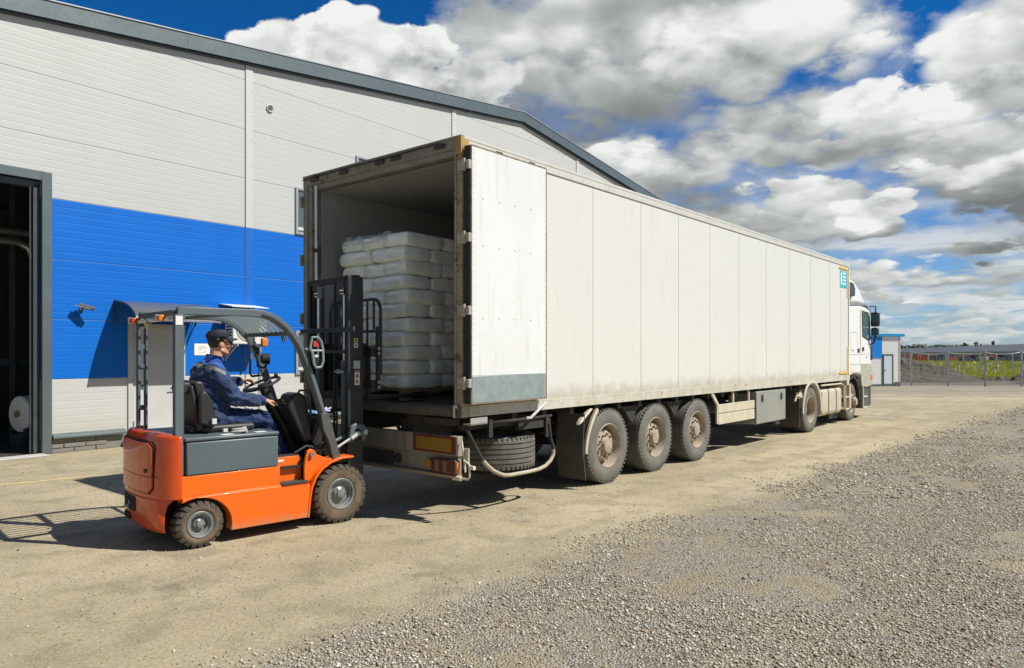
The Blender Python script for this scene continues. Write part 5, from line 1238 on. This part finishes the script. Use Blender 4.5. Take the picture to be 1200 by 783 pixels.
# steering
SW = Vector((.86, .60, 1.42)); ax = Vector((-math.sin(R(22)), 0, math.cos(R(22)))); e1 = Vector((math.cos(R(22)), 0, math.sin(R(22)))); e2 = Vector((0, 1, 0))
q = M(); q.tube([SW + (e1 * math.cos(a) + e2 * math.sin(a)) * .185 for a in [2 * math.pi * i / 36 for i in range(36)]], .0145, 9, closed=True)
for a in (.5, 2.6, 4.7): q.tube([SW - ax * .03, SW + (e1 * math.cos(a) + e2 * math.sin(a)) * .183], .010, 6)
q.cyl(SW - ax * .06, SW + ax * .005, .045, 18)
WH = part('steering_wheel', q, plast, FK)
kp = SW + (e1 * math.cos(5.6) + e2 * math.sin(5.6)) * .17
part('spinner_knob', M().cyl(kp, kp + ax * .03, .008, 8).ball(kp + ax * .05, .022, 10), plast, WH)
part('steering_column', M().tube([SW - ax * .03, (.95, .60, 1.22), (1.10, .60, .98), (1.22, .60, .66)], .05, 12, rad=[.04, .06, .075, .08]), plast, FK)
# dash, levers, pedals
part('dash_panel', M().box(1.17, 1.42, .13, 1.05, 1.075, 1.115).prism([(1.30, .64), (1.24, .95), (1.20, 1.074), (1.40, 1.074), (1.40, .64)], 'y', .32, 1.0), plast, FK, bevel=.012)
part('lever_console', M().prism([(.98, 1.14), (.95, 1.20), (1.0, 1.32), (1.08, 1.345), (1.15, 1.30), (1.19, 1.10), (1.22, .85), (1.14, .82)], 'y', .20, .46), plast, FK, bevel=.025, seg=3)
part('console_bar', M().tube([(1.02, .18, 1.30), (1.06, .17, 1.365), (1.14, .17, 1.36), (1.175, .18, 1.28), (1.19, .18, 1.08)], .012, 8), plast, FK)
for v, u in ((.27, 1.0), (.34, .995), (.41, .99)):
    lv = part('lever', M().tube([(1.02, v, 1.17), (.97, v, 1.22), (.935, v, 1.255)], .008, 7), rimg, FK); part('lever_knob', M().ball((.928, v, 1.262), .02, 10), plast, lv)
part('column_switch', M().tube([(.93, .60, 1.37), (.93, .74, 1.40)], .010, 6).ball((.93, .75, 1.402), .018, 8), plast, FK)
for v in (.44, .70): part('pedal', M().prism([(1.17, .66), (1.23, .80), (1.25, .79), (1.19, .65)], 'y', v, v + .10), st, FK)
q = M()
for k in range(5): q.tube([(1.28, .20 + k * .05, .66), (1.22 + .02 * k, .22 + k * .04, .86), (1.26, .18 + k * .05, 1.06)], .011, 6)
q.tube([(1.0, .16, .74), (1.12, .15, .80), (1.30, .16, .76), (1.42, .2, .9)], .013, 6)
part('hose', q, rubber, FK)
part('tilt_cylinder', M().cyl((1.15, .20, .71), (1.42, .20, .80), .042, 16).cyl((1.42, .20, .80), (1.62, .20, .865), .020, 12), fgrey, FK)
part('tilt_cylinder', M().cyl((1.15, .95, .71), (1.42, .95, .80), .042, 16).cyl((1.42, .95, .80), (1.62, .95, .865), .020, 12), fgrey, FK)
lk = mat('link silver', (.45, .48, .48), .35, .5)
LKo = part('tilt_link', M().prism([(1.57, .80), (1.60, .97), (1.66, 1.00), (1.76, .985), (1.80, .93), (1.79, .84), (1.75, .80), (1.73, .86), (1.72, .93), (1.66, .94), (1.62, .80)], 'y', .085, .13), fgrey, FK, bevel=.01)
part('link_bolt', M().cyl((1.765, .06, .90), (1.765, .14, .90), .028, 14), lk, LKo)
part('link_rod', M().cyl((1.42, .09, .755), (1.66, .09, .875), .016, 10).cyl((1.60, .085, .84), (1.70, .085, .895), .027, 10), lk, LKo)
# wheels
def fork_wheel(r, Wd, rr, u, v, parent):
    q = M().use(rimg).lathe((0, 0, 0), 'y', [(.06, rr), (.008, rr + .004), (.0, rr - .004), (.006, rr - .022), (.030, rr - .028), (.034, rr - .04), (.07, rr - .045), (.085, rr * .50), (.045, rr * .46), (.038, rr * .42), (.025, rr * .27), (.006, rr * .24), (.003, 0)], 36)
    for k in range(6):
        a = k * math.pi / 3; q.lathe((rr * .36 * math.cos(a), .036, rr * .36 * math.sin(a)), (0, -1, 0), [(0, .009), (.014, .009)], 6, smooth=False)
    wo = part('wheel', q, None, parent, loc=(u, v, r))
    q = M().use(tyreb).lathe((0, 0, 0), 'y', [(.05, rr), (.010, rr + .004), (.0, rr + .012), (-.006, rr + (r - rr) * .4), (.0, r - .035), (.022, r - .018), (Wd - .022, r - .018), (Wd, r - .035), (Wd, rr + .02), (Wd - .03, rr), (.05, rr)], 56)
    q.use(lugm); n = 24 if r > .25 else 20
    for k in range(n):
        for s_ in (0, 1):
            a = 2 * math.pi * (k + .5 * s_) / n; ca, sa = math.cos(a), math.sin(a); tt = Vector((-sa, 0, ca)); rv = Vector((ca, 0, sa)); wl_ = math.pi * r / n * .62
            y0, y1, ys = (-.004, Wd * .47, .0) if s_ == 0 else (Wd + .004, Wd * .53, Wd)
            sgn = 1 if s_ == 0 else -1
            vs_ = []
            for st_ in (-1, 1):
                w2 = wl_ * st_
                for (yy, ro, ri) in ((y0, r - .032, r - .055), (y0 + sgn * .016, r - .002, r - .05), (y1, r, r - .04)):
                    skew = tt * ((yy - y0) * .25)
                    vs_.append(tt * w2 + rv * ro + skew + Vector((0, yy, 0))); vs_.append(tt * w2 + rv * ri + skew + Vector((0, yy, 0)))
            q.add(vs_, [(0, 2, 3, 1), (2, 4, 5, 3), (6, 7, 9, 8), (8, 9, 11, 10), (0, 6, 8, 2), (2, 8, 10, 4), (4, 10, 11, 5), (0, 1, 7, 6)])
    part('tyre', q, None, wo); return wo
f1 = fork_wheel(.298, .21, .158, 1.43, -.01, FK)
c = copy_tree(f1, FK); c.location = (1.43, 1.19, .298); c.rotation_euler = (0, 0, math.pi)
r1 = fork_wheel(.21, .17, .118, .015, -.005, FK)
c = copy_tree(r1, FK); c.location = (.015, 1.185, .21); c.rotation_euler = (0, 0, math.pi)
# mast
q = M()
def chan(q, v, s, u0, u1, z0, z1, wd):
    q.box(u0, u1, v, v + s * .014, z0, z1); q.box(u0, u0 + .016, v + s * .0141, v + s * wd, z0, z1); q.box(u1 - .016, u1, v + s * .0141, v + s * wd, z0, z1)
for v, s in ((.145, 1), (1.035, -1)):
    q = M(); chan(q, v, s, 1.60, 1.785, .07, 2.56, .065); part('mast_channel', q, fdark, FK, bevel=.003)
    q = M(); chan(q, v + s * .030, s, 1.625, 1.765, .10, 2.575, .075); part('inner_channel', q, fdark, FK)
part('mast_crossbar', M().box(1.60, 1.66, .16, 1.02, 2.50, 2.565).box(1.70, 1.77, .18, 1.0, 2.53, 2.58), fdark, FK, bevel=.004)
part('mast_crossbar', M().box(1.575, 1.598, -.0, 1.16, 1.965, 2.015), mgrey, FK, bevel=.004)
part('mast_crossbar', M().box(1.58, 1.598, .20, .62, 1.74, 1.775), mgrey, FK, bevel=.004)
part('mast_crossbar', M().box(1.60, 1.64, .16, 1.02, .75, .83).box(1.60, 1.64, .16, 1.02, .22, .32), fdark, FK)
for v in (.31, .87):
    part('lift_cylinder', M().cyl((1.655, v, .2), (1.655, v, 1.60), .036, 14).cyl((1.655, v, 1.60), (1.655, v, 1.66), .042, 14), fgrey, FK)
    part('lift_rod', M().cyl((1.655, v, 1.66), (1.655, v, 2.46), .021, 12).box(1.61, 1.70, v - .05, v + .05, 2.44, 2.50).cyl((1.66, v - .04, 2.40), (1.66, v + .04, 2.40), .045, 16), mat('chrome rod', (.55, .57, .57), .22, .9), FK)
ch = mat('oily chain', (.14, .12, .07), .4, .7)
for v in (.455, .72):
    q = M()
    for k in range(46): q.box(1.615, 1.632, v - .016, v + .016, 1.0 + k * .032, 1.022 + k * .032)
    part('lift_chain', q, ch, FK)
part('hose', M().tube([(1.59, .40, .7), (1.585, .41, 1.2), (1.59, .40, 1.9), (1.6, .42, 2.4), (1.63, .45, 2.49)], .012, 7).tube([(1.59, .38, .7), (1.60, .37, 1.0), (1.59, .365, 1.55)], .010, 7), rubber, FK)
part('valve', M().box(1.57, 1.62, .27, .33, 1.52, 1.57).cyl((1.55, .32, 1.545), (1.60, .22, 1.545), .014, 10), lk, FK)
for (z0, z1, mm, lb) in ((1.855, 1.90, 'sticker orange', 'w'), (1.80, 1.845, 'sticker white', 'w'), (1.575, 1.66, 'sticker grey', 'g'), (1.40, 1.555, 'sticker white', 'p')):
    w0, w1 = ((1.67, 1.72) if z0 > 1.7 else (1.665, 1.745) if lb == 'g' else (1.68, 1.74))
    part('sticker', M().box(w0, w1, .1425, .1445, z0, z1), {'sticker orange': mat('sticker amber', (.75, .50, .14), .5), 'sticker white': mat('sticker white', (.72, .70, .66), .5), 'sticker grey': mat('sticker grey', (.42, .47, .48), .5)}[mm], FK)
part('sticker_print', M().box(1.683, 1.737, .1405, .142, 1.535, 1.55).box(1.695, 1.722, .1405, .142, 1.475, 1.515).box(1.695, 1.722, .1405, .142, 1.42, 1.455), mat('print red', (.40, .05, .03), .5), FK)
part('sticker_print', M().box(1.68, 1.71, .1405, .142, 1.815, 1.832).box(1.68, 1.71, .1405, .142, 1.868, 1.885), plast, FK)
# carriage, backrest, forks
CA = part('carriage', M().box(1.84, 1.90, .06, 1.12, 1.36, 1.45).box(1.84, 1.90, .06, 1.12, 1.70, 1.80).box(1.79, 1.86, .20, .30, 1.30, 1.85).box(1.79, 1.86, .88, .98, 1.30, 1.85), fdark, FK, bevel=.006)
part('side_plate', M().box(1.905, 1.93, .025, .095, 1.335, 2.03), mgrey, CA, bevel=.004)
part('side_plate', M().box(1.905, 1.93, 1.085, 1.155, 1.335, 2.03), mgrey, CA, bevel=.004)
q = M(); q.bar([(1.945, .055, 1.5)] + [(1.945, .055, 2.20)] + [(1.945, .055 + .13 * (1 - math.cos(R(a))), 2.20 + .13 * math.sin(R(a))) for a in (20, 40, 60, 80, 90)] + [(1.945, .99, 2.33)] + [(1.945, .99 + .13 * math.sin(R(a)), 2.20 + .13 * math.cos(R(a))) for a in (10, 30, 50, 70, 90)] + [(1.945, 1.12, 1.5)], .024, .03, side=(1, 0, 0))
LB = part('load_backrest', q, mgrey, CA)
for k in range(8): part('backrest_bar', M().box(1.938, 1.952, .055 + .13 * (k + 1) - .012, .055 + .13 * (k + 1) + .012, 2.0 if k == 0 else 1.50, 2.32), mgrey, LB)
part('backrest_rail', M().box(1.936, 1.954, .06, 1.115, 1.965, 1.995), mgrey, LB)
for z in (1.375, 1.43, 1.74, 1.79): part('carriage_bolt', M().cyl((1.90, .012, z), (1.90, .0245, z), .016, 10), lk, CA)
for v in (.24, .82):
    part('fork', M().prism([(1.905, 1.235), (1.905, 1.82), (1.94, 1.82), (1.945, 1.28), (2.92, 1.265), (2.95, 1.245), (2.92, 1.235)], 'y', v, v + .11), fdark, CA, bevel=.003)

# small things on the dash shelf
p = at(K, 1.24, .30); cl = thing('folded_cloth', 'folded pale blue cloth lying on the dash shelf', 'cloth', (p[0], p[1], 1.1155), K.rz)
vs_ = []; fs = []; n = 14
for j in range(n + 1):
    for i in range(n + 1):
        a, b = i / n * 2 - 1, j / n * 2 - 1; vs_.append((a * .10 * (1 - .1 * b * b), b * .15 * (1 - .1 * a * a), .028 * (1 - abs(a) ** 4) * (1 - abs(b) ** 4) + .012 * noise.noise(Vector((a * 3, b * 3, 1))) + .002))
for j in range(n):
    for i in range(n): k = j * (n + 1) + i; fs.append((k, k + 1, k + n + 2, k + n + 1))
part('fabric', M().add(vs_, fs, True), mat('cloth pale blue', (.16, .26, .42), .8), cl)
p = at(K, 1.35, .24); gl_ = thing('work_glove', 'crumpled pale lilac work glove on the dash shelf', 'glove', (p[0], p[1], 1.1155), K.rz)
q = M().ball((0, 0, .022), .04, 12, (1.1, .8, .6))
for k, (a, l) in enumerate(((-.5, .075), (-.2, .09), (.1, .088), (.4, .07), (1.4, .06))): q.cap((.02 * math.cos(a), .02 * math.sin(a), .022), (l * math.cos(a), l * math.sin(a), .02 + .03 * (k % 2)), .013, .010, 8)
part('knit', q, mat('glove lilac', (.45, .45, .62), .8, bump=(60, .5, .004)), gl_)

# ------------------------------------------------------------------ the driver
def sculpt(name, m, mats, parent, vox, it=6, disp=None):
    """fuse overlapping forms into one continuous skin"""
    m.mats = []; m.mi = [0] * len(m.mi); me = m.mesh('tmp'); o = bpy.data.objects.new('tmp', me); C.objects.link(o)
    r = o.modifiers.new('r', 'REMESH'); r.mode = 'VOXEL'; r.voxel_size = vox
    s = o.modifiers.new('s', 'SMOOTH'); s.factor = .5; s.iterations = it
    dg = bpy.context.evaluated_depsgraph_get(); me2 = bpy.data.meshes.new_from_object(o.evaluated_get(dg), depsgraph=dg)
    bpy.data.objects.remove(o); me2.name = name
    if disp:
        me2.calc_loop_triangles() if hasattr(me2, 'calc_loop_triangles') else None
        n = len(me2.vertices); co = np.empty(n * 3, np.float32); no = np.empty(n * 3, np.float32); me2.vertices.foreach_get('co', co); me2.vertices.foreach_get('normal', no)
        co = co.reshape(-1, 3); no = no.reshape(-1, 3)
        d = np.array([disp(Vector(p)) for p in co]); co += no * d[:, None]; me2.vertices.foreach_set('co', co.ravel())
    me2.materials.clear()
    for q_ in mats: me2.materials.append(q_)
    me2.polygons.foreach_set('use_smooth', [True] * len(me2.polygons)); me2.update()
    ob = bpy.data.objects.new(name, me2); C.objects.link(ob); ob.parent = parent; return ob
PN = thing('person', 'man in a dark cap and blue work jacket seated at the forklift wheel', 'person', (*K.o, 0), K.rz)
skin = mat('skin', (.58, .32, .21), .5, var=(.52, .26, .165), var_scale=20, spec=.35)
skin.node_tree.nodes['Principled BSDF'].inputs['Subsurface Weight'].default_value = .08
HD = Vector((.405, .55, 1.835))
b_ = M()
b_.ball(HD + Vector((-.005, 0, .015)), .1, 20, (1.0, .78, 1.08)).ball(HD + Vector((.035, 0, -.045)), .07, 16, (.92, .82, 1.0))
b_.cap(HD + Vector((.055, 0, -.085)), HD + Vector((.072, 0, -.088)), .030, .024)                       # chin
b_.cap(HD + Vector((.00, -.045, -.065)), HD + Vector((.06, -.02, -.09)), .026, .022); b_.cap(HD + Vector((.00, .045, -.065)), HD + Vector((.06, .02, -.09)), .026, .022)
b_.cap(HD + Vector((.095, 0, .012)), HD + Vector((.116, 0, -.028)), .011, .015)                         # nose
b_.ball(HD + Vector((.088, 0, -.060)), .02, 10, (.9, 1.2, .7)); b_.cap(HD + Vector((.086, -.03, .025)), HD + Vector((.086, .03, .025)), .014, .014)
for s in (-1, 1):
    b_.ball(HD + Vector((-.012, s * .080, -.010)), .03, 12, (.75, .35, 1.1)); b_.ball(HD + Vector((.062, s * .045, -.02)), .03, 10)
b_.cap((.345, .55, 1.64), (.385, .55, 1.765), .062, .058)
b_.cap((.30, .55, 1.50), (.335, .55, 1.62), .12, .07)
# hidden body under the clothes
b_.cap((.29, .55, 1.08), (.28, .55, 1.48), .12, .13); b_.cap((.29, .42, 1.56), (.30, .68, 1.56), .06, .06)
arms = {-1: [(.29, .37, 1.57), (.455, .315, 1.305), (.755, .345, 1.268)], 1: [(.31, .73, 1.57), (.50, .80, 1.40), (.70, .775, 1.455)]}
legs = {-1: [(.31, .46, 1.11), (.81, .43, 1.085), (1.02, .43, .69)], 1: [(.31, .64, 1.11), (.80, .68, 1.085), (1.02, .70, .69)]}
for s in (-1, 1):
    A = arms[s]; b_.cap(A[0], A[1], .048, .036); b_.cap(A[1], A[2], .038, .025)
    Lg = legs[s]; b_.cap(Lg[0], Lg[1], .075, .052); b_.cap(Lg[1], Lg[2], .05, .036); b_.cap(Lg[2], (1.14, Lg[2][1], .66), .035, .03)
def hand(q, w, fwd, nrm, curl, thumb_s, spread=.0):
    """w wrist; fwd direction; nrm = back of hand; thumb_s = side sign of the thumb"""
    w = Vector(w); f = Vector(fwd).normalized(); n = Vector(nrm); n = (n - f * n.dot(f)).normalized(); s = f.cross(n) * thumb_s
    q.cap(w - f * .02, w + f * .02, .025, .024, 10)
    for k in (-1.5, -.5, .5, 1.5): q.cap(w + s * k * .010 + f * .015, w + s * k * .020 + f * .085, .015, .0125, 8)
    for k, L_ in zip((1.5, .5, -.5, -1.5), (.072, .080, .075, .060)):
        p = w + s * k * .0205 + f * .085; d = f.copy()
        for j, c in enumerate(curl):
            d = (d * math.cos(c) - n * math.sin(c)).normalized(); n2 = (n * math.cos(c) + f * 0); p2 = p + d * L_ * (.46, .32, .24)[j]; q.cap(p, p2, .0098 - j * .0006, .0092 - j * .0008, 8); p = p2
    p = w + s * .026 + f * .03; d = (f * .55 + s * .75 - n * .35).normalized(); p2 = p + d * .042; q.cap(p, p2, .014, .0115, 8); d = (f * .9 + s * .15 - n * .45).normalized(); q.cap(p2, p2 + d * .036, .0115, .0095, 8)
hand(b_, (.765, .346, 1.268), (1, .03, -.03), (-.05, -.35, .95), (.45, .55, .45), 1)
hand(b_, (.712, .776, 1.458), (1, -.10, .06), (-.25, .25, .95), (.55, .75, .55), -1)
BD = sculpt('body', b_, [skin], PN, .0052, 3)
hairm = mat('short dark hair', (.05, .035, .025), .8, bump=(120, .5, .003))
hq = M().ball(HD + Vector((-.022, 0, .0)), .1, 18, (.93, .81, .95))
part('hair', M().ball(HD + Vector((-.020, 0, .022)), .1, 18, (.93, .815, .97)), hairm, BD)
capm = mat('cap cloth', (.016, .020, .032), .8, var=(.03, .034, .045), var_scale=14, bump=(60, .4, .004))
cq = M(); cq.lathe(HD + Vector((-.012, 0, .040)), (-.10, 0, 1), [(0, .097), (.03, .103), (.065, .104), (.088, .088), (.098, .05), (.100, 0)], 28)
cq.ball(HD + Vector((-.035, 0, .078)), .095, 16, (1.05, .98, .52)); cq.ball(HD + Vector((-.075, 0, .045)), .055, 12, (.8, 1.3, .8))
CP_ = sculpt('cap', cq, [capm], BD, .006, 3, lambda p: .0025 * noise.noise(p * 22))
vs_ = []; fs = []; n = 16
for j, (r_) in enumerate((0, 1)):
    for i in range(n + 1):
        a = R(-78 + 156 * i / n); base = HD + Vector((.072 * math.cos(a) * 1.15, .088 * math.sin(a), .060)); tip = HD + Vector((.050 + .130 * math.cos(a * .9), .078 * math.sin(a), .052 - .022 * (math.sin(a) ** 2)))
        p = base if j == 0 else tip; vs_.append(p)
vs2 = vs_ + [p - Vector((0, 0, .006)) for p in vs_]; m_ = n + 1
for i in range(n): fs += [(i, i + 1, m_ + i + 1, m_ + i), (2 * m_ + i, 3 * m_ + i, 3 * m_ + i + 1, 2 * m_ + i + 1), (m_ + i, m_ + i + 1, 3 * m_ + i + 1, 3 * m_ + i)]
part('brim', M().add(vs2, fs, True), capm, CP_)
part('cap_badge', M().box(HD.x - .06, HD.x - .045, HD.y - .100, HD.y - .095, HD.z + .035, HD.z + .05), wl, CP_)
part('glasses', M().box(HD.x + .088, HD.x + .104, HD.y - .066, HD.y - .008, HD.z - .008, HD.z + .024).box(HD.x + .088, HD.x + .104, HD.y + .008, HD.y + .066, HD.z - .008, HD.z + .024).box(HD.x + .095, HD.x + .104, HD.y - .008, HD.y + .008, HD.z + .006, HD.z + .014)
     .bar([(HD.x + .095, HD.y - .070, HD.z + .012), (HD.x - .015, HD.y - .083, HD.z + .014)], .005, .008, side=(0, 1, 0)).bar([(HD.x + .095, HD.y + .070, HD.z + .012), (HD.x - .015, HD.y + .083, HD.z + .014)], .005, .008, side=(0, 1, 0)), mat('dark lens', (.012, .010, .010), .15), BD, bevel=.004)
part('eye', M().ball(HD + Vector((.088, -.034, .006)), .012, 10), mat('eye white', (.6, .58, .55), .3), BD); part('eye', M().ball(HD + Vector((.088, .034, .006)), .012, 10), mat('eye white', (.6, .58, .55), .3), BD)
part('mouth', M().ball(HD + Vector((.103, 0, -.058)), .016, 10, (.35, 1.3, .35)), mat('lips', (.36, .14, .10), .5), BD)
# jacket
def jacket_material():
    m = bpy.data.materials.new('blue work cloth'); m.use_nodes = True; t = m.node_tree; b = t.nodes['Principled BSDF']
    co = X(t, t.nodes.new('ShaderNodeTexCoord').outputs['Object']); x, y, z = sep(t, co)
    n = nz(t, co, 9, 5, .6).step(.4, .65); c = mixc(t, n, (.005, .021, .080), (.009, .038, .135))
    # brighter royal blue yoke, then the grey reflective band below it (cloth pattern)
    h = z + (x - .2) * .45
    yoke = h.f('GREATER_THAN', 1.662) * z.f('LESS_THAN', 1.72) * z.f('GREATER_THAN', 1.52); c = mixc(t, yoke, c, (.012, .075, .36))
    band = h.f('GREATER_THAN', 1.600) * h.f('LESS_THAN', 1.638) * x.f('LESS_THAN', .36) * z.f('GREATER_THAN', 1.5)
    c = mixc(t, band, c, (.22, .23, .21))
    t.links.new(c.k, b.inputs['Base Color']); b.inputs['Roughness'].default_value = .78; b.inputs['Sheen Weight'].default_value = .25
    bn = t.nodes.new('ShaderNodeBump'); bn.inputs['Strength'].default_value = .9; bn.inputs['Distance'].default_value = .01
    t.links.new((nz(t, vscale(t, co, (1, 1, 1.6)), 16, 4, .55, .8) + nz(t, co, 240, 2, .5) * .15).k, bn.inputs['Height']); t.links.new(bn.outputs[0], b.inputs['Normal']); return m
JM = jacket_material()
j = M()
j.ball((.295, .55, 1.42), .18, 20, (.92, 1.20, 1.22)); j.ball((.33, .55, 1.25), .17, 18, (.95, 1.15, 1.1)); j.ball((.285, .55, 1.24), .17, 20, (.90, 1.12, 1.10)); j.ball((.31, .55, 1.12), .19, 20, (1.05, 1.18, .78)); j.ball((.40, .55, 1.09), .17, 20, (1.15, 1.25, .62)); j.ball((.235, .55, 1.42), .13, 18, (.85, 1.3, 1.2))
j.cap((.30, .41, 1.575), (.305, .69, 1.575), .075, .075, 16); j.ball((.24, .55, 1.50), .13, 18, (.8, 1.45, 1.15))
j.cap((.33, .55, 1.615), (.345, .55, 1.655), .092, .078, 16)
j.cap((.30, .50, 1.05), (.50, .46, 1.075), .13, .10, 16); j.cap((.30, .60, 1.05), (.50, .63, 1.075), .13, .10, 16)
for s in (-1, 1):
    A = [Vector(p) for p in arms[s]]; m1 = A[0].lerp(A[1], .5); m2 = A[1].lerp(A[2], .45); e_ = A[1].lerp(A[2], .93)
    j.cap(A[0], m1, .088, .080, 16); j.cap(m1, A[1], .080, .074, 16); j.cap(A[1], m2, .074, .066, 16); j.cap(m2, e_, .066, .052, 16)
def wr(p):
    f = abs(noise.noise(Vector((p.x * 9 + p.z * 6, p.y * 8, p.z * 9 - p.x * 4)))); g_ = noise.noise(Vector((p.x * 20, p.y * 20, p.z * 26 + p.x * 9)))
    return -.030 * f + .010 * g_ + .009
JK = sculpt('jacket', j, [JM], PN, .0075, 5, wr)
part('collar', M().lathe((.345, .55, 1.655), (.25, 0, 1), [(-.02, .088), (.03, .080), (.058, .083), (.062, .078), (.04, .070), (-.01, .072)], 24), JM, JK)
def tr_m(): 
    return mat('trouser cloth', (.006, .024, .085), .8, var=(.010, .038, .13), var_scale=9, bump=(18, .6, .01))
tq = M()
tq.ball((.30, .55, 1.09), .17, 18, (1.0, 1.1, .62))
for s in (-1, 1):
    Lg = [Vector(p) for p in legs[s]]; mid = Lg[0].lerp(Lg[1], .55); sh = Lg[1].lerp(Lg[2], .5)
    tq.cap(Lg[0], mid, .098, .088, 16); tq.cap(mid, Lg[1], .088, .076, 16); tq.cap(Lg[1], sh, .076, .070, 16); tq.cap(sh, Lg[2], .070, .064, 16)
sculpt('trousers', tq, [tr_m()], PN, .0085, 5, wr)
for s in (-1, 1):
    v = legs[s][2][1]; bt = M(); bt.cap((1.02, v, .72), (1.03, v, .665), .052, .050, 14); bt.cap((1.02, v, .652), (1.17, v - .0, .648), .042, .038, 14); bt.box(.975, 1.21, v - .042, v + .042, .6255, .640)
    sculpt('shoe', bt, [mat('dark boot', (.02, .018, .016), .6)], PN, .007, 3)
